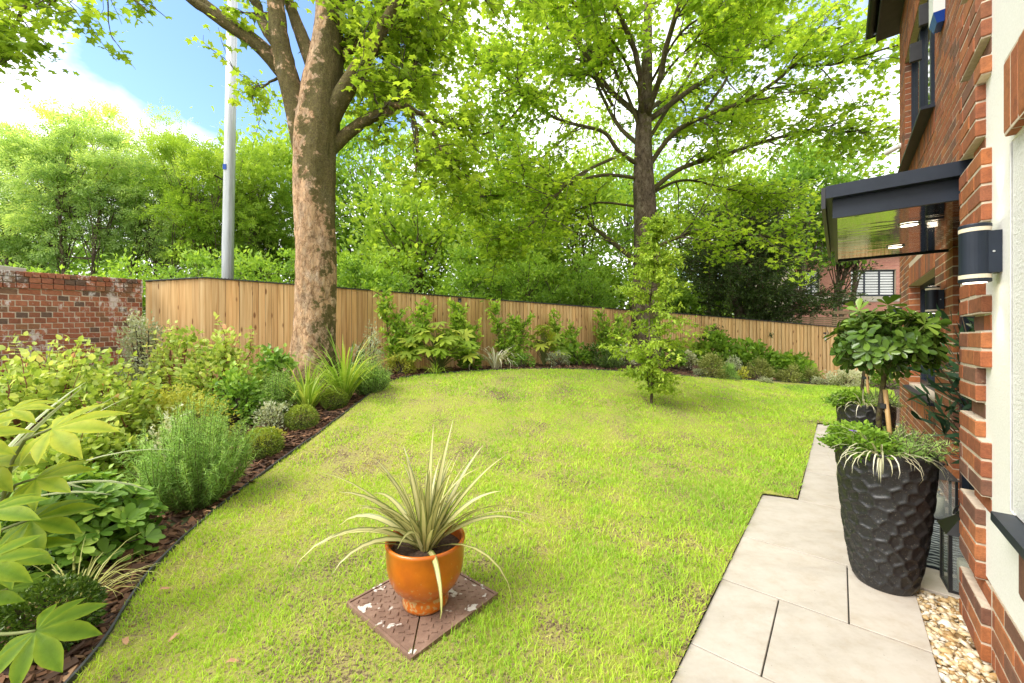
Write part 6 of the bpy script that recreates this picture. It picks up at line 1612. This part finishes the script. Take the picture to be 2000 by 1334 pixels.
def planter(loc, label):
    root = thing('tall_planter', loc, label, 'plant pot', 'black planters beside the door', -YAW)
    seg, nz = 150, 110; zz = np.linspace(0, .72, nz); a = np.linspace(0, 2 * np.pi, seg, endpoint=False)
    R = np.interp(zz, [0, .03, .12, .3, .5, .66, .72], [.118, .136, .154, .178, .196, .205, .204])
    # hand-scooped facets: cells of a jittered honeycomb, each a shallow dish
    pts = []; rows = 13
    for r_ in range(rows):
        for c_ in range(16):
            pts.append(((c_ + .5 * (r_ % 2) + RNG.uniform(-.22, .22)) / 16 * 2 * np.pi, (r_ + .5 + RNG.uniform(-.22, .22)) / rows * .74 - .01))
    pts = np.array(pts); Aa, Zz = np.meshgrid(a, zz); best = np.full(Aa.shape, 9.); sec = np.full(Aa.shape, 9.)
    for pa, pz in pts:
        da = np.abs((Aa - pa + np.pi) % (2 * np.pi) - np.pi) * .19; d = np.sqrt(da ** 2 + (Zz - pz) ** 2)
        sec = np.where(d < best, best, np.minimum(sec, d)); best = np.minimum(best, d)
    edge = np.clip((sec - best) / .024, 0, 1); dep = .0105 * sstep(0, 1, edge) * sstep(.72, .66, Zz) * sstep(0, .04, Zz)
    RR = R[:, None] - dep
    V = np.stack([RR * np.cos(Aa), RR * np.sin(Aa), Zz], -1).reshape(-1, 3); i = np.arange(nz - 1)[:, None] * seg; j = np.arange(seg)[None]; k = (j + 1) % seg
    mk('body', V, np.stack([i + j, i + k, i + seg + k, i + seg + j], -1).reshape(-1, 4), M['hammered'], root, True)
    b = MB(); b.lathe([(.204, .72), (.202, .728), (.191, .728), (.186, .71), (.183, .66)], 60); b.build('rim', M['hammered'], root, True)
    b = MB(); b.lathe([(0, .675), (.186, .67)], 40); b.build('compost', M['compost'], root)
    return root
def standard_tree(loc, label, single, sd):
    global RNG
    keep_rng = RNG; RNG = np.random.default_rng(sd)
    root = thing('standard_tree', loc, label, 'tree', 'clipped standard trees in the planters', -YAW)
    b = MB(); b.tube([(-.012, .01, -.03), (-.02, .01, .2), (0, 0, .42), (0, 0, .55)], [.014, .013, .012, .01], 7); b.build('stem', M['grey_bark'], root, True)
    M.setdefault('cane', simple('bamboo_cane', (0.42, 0.25, 0.09), (0.52, 0.33, 0.14), 14, .5))
    b = MB(); b.tube([(.035, -.02, -.04), (.004, -.02, .37)], .0105, 8); b.build('cane', M['cane'], root, True)
    for z in (.09, .27): b = MB(); b.tube([(.01 - z * .03, -.006, z), (.01 - z * .03, -.006, z + .025)], .026, 8); b.build('tie', M['black_metal'], root)
    cz = .60; n1 = 0; Pi, Ai, Ni = [], [], []; sb = MB()
    for k in range(105):
        v = rdir(1)[0]
        if v[2] < -.55: v[2] = -v[2]
        R_ = np.array([.205, .20, .185]) * RNG.uniform(.8, 1.04); e = v * R_ + [0, 0, cz]; long = k in (5, 11, 17, 23, 29)
        if long: e = e + [v[0] * .05, v[1] * .05, .10 if v[2] > 0 else -.02]
        sb.tube(spline(np.array([[0, 0, .45], v * R_ * .5 + [0, 0, cz - .03], e]), 6), np.linspace(.005, .0025, 6), 4, cap=False)
        up_ = unit(v + [0, 0, .35]); m = 6; bright = float(np.clip(.42 + .25 * v[2] + RNG.normal(0, .2) + .3 * long, .05, .95))
        for j in range(m):
            a = 6.283 * j / m + RNG.uniform(-.3, .3); s1 = unit(np.cross(up_, [.31, .22, .9])); s2 = np.cross(up_, s1); A = unit(s1 * math.cos(a) + s2 * math.sin(a) + up_ * RNG.uniform(.05, .6)); s = .068 * RNG.uniform(.65, 1.2)
            facing = (v[1] < .25) and (v[0] < .7)
            if single and facing and n1 < 295: single_leaf(root, 'leaf', OBOVN, LM['deep'], e, A, up_, s, float(np.clip(bright + RNG.normal(0, .1), 0, 1))); n1 += 1
            else: Pi.append(e); Ai.append(A); Ni.append(up_)
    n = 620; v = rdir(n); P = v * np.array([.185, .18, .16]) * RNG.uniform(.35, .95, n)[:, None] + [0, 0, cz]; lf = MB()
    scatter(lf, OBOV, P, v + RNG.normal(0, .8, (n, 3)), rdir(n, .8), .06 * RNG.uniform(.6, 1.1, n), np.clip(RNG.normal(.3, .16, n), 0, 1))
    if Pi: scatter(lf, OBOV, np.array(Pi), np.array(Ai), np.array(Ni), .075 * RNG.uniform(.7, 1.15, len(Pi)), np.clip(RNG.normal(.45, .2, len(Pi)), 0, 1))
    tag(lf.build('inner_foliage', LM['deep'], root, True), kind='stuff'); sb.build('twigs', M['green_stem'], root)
    RNG = keep_rng
PZ = .675
NP, FP_ = (0.185, 2.92), (0.18, 4.78)
planter(H(*NP, .004), 'tall black faceted planter nearest the camera on the paving')
planter(H(*FP_, .004), 'tall black faceted planter farther along, beyond the door')
standard_tree(H(NP[0], NP[1], PZ), 'clipped round standard tree with glossy leaves in the nearer black planter', True, 5)
standard_tree(H(FP_[0], FP_[1], PZ), 'clipped round standard tree in the farther black planter', False, 6)
for (cx, cy), w_, near in ((NP, 'nearer', True), (FP_, 'farther', False)):
    def hp(dx, dy, dz=0.0): return H(cx + dx, cy + dy, PZ + dz)
    dome('ivy_plant', 'small leaved trailing greenery spilling over the left of the %s planter' % w_, hp(-.10, -.04), .30, .33, .13, LM['hyd'], BROAD, .024, 3000, 60, cat='plant', group='underplanting in the planters')
    upright('rosemary_bush', 'feathery green rosemary at the wall side of the %s planter' % w_, hp(.07, -.03), .32, .18, LM['rosemary'], 120, 70, .028, cat='plant', group='underplanting in the planters')
    grass_clump('sedge_clump', 'cream striped sedge hanging over the front of the %s planter' % w_, hp(-.02, -.13, .01), 75, .30, .0042, LM['whiteblade'], 2.4, (.7, 1.4), cat='plant', group='underplanting in the planters', spread=.03, seg=7)
    if near:
        fw = thing('campanula_flower', hp(-.13, -.20, .16), 'single tiny purple flower above the greenery in the nearer planter', 'flower')
        M['purple'] = simple('purple_petal', (0.18, 0.06, 0.48), (0.25, 0.10, 0.60), 20, .6); b = MB()
        for k in range(5):
            a = k * 1.2566; b.add(np.array([(0, 0, 0), (.014 * math.cos(a - .4), .014 * math.sin(a - .4), .004), (.02 * math.cos(a), .02 * math.sin(a), .003), (.014 * math.cos(a + .4), .014 * math.sin(a + .4), .004)]), np.array([(0, 1, 2), (0, 2, 3)]))
        b.build('petals', M['purple'], fw); b = MB(); b.tube([(0, 0, -.16), (0, 0, 0)], .0015, 4); b.build('stalk', M['green_stem'], fw)

# ------------------------------------------------------------------ doorway things
M['candle'] = simple('candle_wax', (0.55, 0.56, 0.42), (0.62, 0.62, 0.48), 6, .6)
def lantern(x, y, label, w=.085, h=.30):
    root = thing('lantern', H(x, y, .006), label, 'lantern', 'black lanterns by the door', -YAW + .05)
    b = MB(); t = .007
    b.box((-w, -w, 0), (w, w, .012))
    b.build('base', M['black_metal'], root)
    for sx in (-1, 1):
        for sy in (-1, 1):
            b = MB(); b.box((sx * (w - t) - t, sy * (w - t) - t, .0125), (sx * (w - t) + t, sy * (w - t) + t, h)); b.build('post', M['black_metal'], root)
    for k in range(4):
        b = MB(); e = w - t - .001
        if k < 2: b.box((-e, (1 if k else -1) * (w - t) - .001, .013), (e, (1 if k else -1) * (w - t) + .001, h - .001))
        else: b.box(((1 if k == 3 else -1) * (w - t) - .001, -e, .013), ((1 if k == 3 else -1) * (w - t) + .001, e, h - .001))
        b.build('pane', M['clear_glass'], root)
    b = MB(); V = [(-w * 1.12, -w * 1.12, h), (w * 1.12, -w * 1.12, h), (w * 1.12, w * 1.12, h), (-w * 1.12, w * 1.12, h), (-w * .4, -w * .4, h + .075), (w * .4, -w * .4, h + .075), (w * .4, w * .4, h + .075), (-w * .4, w * .4, h + .075)]
    b.add(np.array(V), np.array([(0, 3, 2, 1), (4, 5, 6, 7), (0, 1, 5, 4), (1, 2, 6, 5), (2, 3, 7, 6), (3, 0, 4, 7)])); b.build('roof', M['black_metal'], root)
    b = MB(); b.lathe([(0, h + .1), (.035, h + .1), (.04, h + .092), (.022, h + .076)], 16); b.build('chimney_cap', M['black_metal'], root)
    a = np.linspace(0, np.pi, 12); b = MB(); b.tube(np.c_[.05 * np.cos(a), 0 * a, h + .085 + .06 * np.sin(a)], .004, 6); b.build('handle', M['black_metal'], root)
    c = thing('candle', H(x, y, .019), 'cream pillar candle inside the %s lantern' % ('nearer' if y < 3.6 else 'farther'), 'candle', 'candles in the lanterns', -YAW)
    b = MB(); b.lathe([(0, 0), (.037, 0), (.038, .135), (.033, .140), (0, .134)], 24); b.build('wax', M['candle'], c, True)
    b = MB(); b.tube([(0, 0, .133), (.002, 0, .15), (0, 0, .165)], [.004, .006, .001], 8); b.build('flame_tip', M['candle'], c)
lantern(.515, 3.10, 'black framed lantern with sloping roof just behind the brick pier')
lantern(.555, 4.22, 'black framed lantern with sloping roof on the far side of the door')
def matmat():
    m, nt, bs, out = newmat('door_mat'); t = nt.nodes.new('ShaderNodeTexCoord'); w = nt.nodes.new('ShaderNodeTexWave'); w.wave_type = 'BANDS'; w.bands_direction = 'Y'
    w.inputs['Scale'].default_value = 7.5; w.inputs['Distortion'].default_value = 7; w.inputs['Detail'].default_value = 2; w.inputs['Detail Scale'].default_value = 1.6
    nt.links.new(t.outputs['Object'], w.inputs['Vector']); r = ramp(nt, [(0.36, (0.012, 0.018, 0.026)), (0.48, (0.10, 0.15, 0.18)), (0.6, (0.02, 0.024, 0.03)), (0.8, (0.30, 0.34, 0.34))]); nt.links.new(w.outputs['Fac'], r.inputs[0])
    nt.links.new(r.outputs[0], bs.inputs['Base Color']); bs.inputs['Roughness'].default_value = .95; return m
dm = thing('door_mat', H(.50, 3.68, .0065), 'dark door mat with wavy grey blue stripes between the lanterns', 'mat', rz=-YAW)
b = MB(); b.box((-.19, -.42, 0), (.19, .42, .012)); b.build('pile', matmat(), dm)
# olive leaved plant standing in the doorway recess behind the pier
ol = thing('oleander_pot', H(.60, 3.34, .006), 'dark narrow leaved potted plant in the doorway behind the pier', 'plant', rz=-YAW)
b = MB(); b.lathe([(0, 0), (.045, 0), (.062, .2), (.058, .2), (.05, .17), (0, .17)], 20); b.build('pot', M['black_metal'], ol, True)
sb, lf = MB(), MB(); P, A = [], []
for k in range(34):
    a = RNG.uniform(0, 6.283); z = RNG.uniform(.75, 1.45); p = spline(np.array([[0, 0, .15], [0, 0, z * .7], [math.cos(a) * .16 - .06, math.sin(a) * .16, z + .05]]), 7); sb.tube(p, np.linspace(.006, .002, 7), 4, cap=False)
    for j in range(10): P.append(p[4 + j % 3] + RNG.normal(0, .012, 3)); A.append(unit(p[-1] - p[3]) * .8 + rdir(1)[0])
SLIM = T_([(0, 0, 0), (.4, .09, .02), (.75, .07, 0), (1, 0, -.06), (.75, -.07, 0), (.4, -.09, .02)], [(0, 1, 5), (1, 2, 5), (2, 4, 5), (2, 3, 4)])
LM['olive'] = leafmat('dark_narrow_leaf', [(0, (0.012, 0.03, 0.016)), (0.5, (0.025, 0.06, 0.03)), (1, (0.05, 0.11, 0.05))], .1, .4, .4)
P, A = np.array(P), np.array(A); scatter(lf, SLIM, P, A, rdir(len(P), .8), .13 * RNG.uniform(.7, 1.2, len(P)), RNG.uniform(0, 1, len(P)))
sb.build('stems', M['twig'], ol); tag(lf.build('foliage', LM['olive'], ol), kind='stuff')

# fallen leaves: dry ones lying on the lawn and the bark
M['dry'] = simple('dry_leaf', (0.34, 0.17, 0.08), (0.52, 0.32, 0.18), 25, .8)
for (u, v, s, where) in ((308, 1167, .035, 'on the lawn beside the edging, left of the orange pot'), (352, 1252, .03, 'on the lawn below and left of the orange pot'), (243, 1262, .032, 'on the lawn by the edging near the fatsia leaf'), (470, 968, .04, 'against the edging below the large rosemary'), (420, 1003, .045, 'curled over the edging below the rosemary'), (398, 1010, .035, 'on the bark just inside the edging'), (440, 1312, .03, 'at the bottom of the lawn left of the iron cover'), (925, 806, .03, 'pale on the middle of the lawn')):
    p = gpt(u, v); o = thing('fallen_leaf', p + [0, 0, .035], 'dry brown fallen leaf ' + where, 'leaf', 'dry fallen leaves', RNG.uniform(0, 6))
    tv, tf = OVAL; V = tv * s * 1.6; V[:, 2] += .25 * np.abs(V[:, 1]) + .004 * np.sin(V[:, 0] * 120); mk('blade', V, tf, M['dry'], o, True)
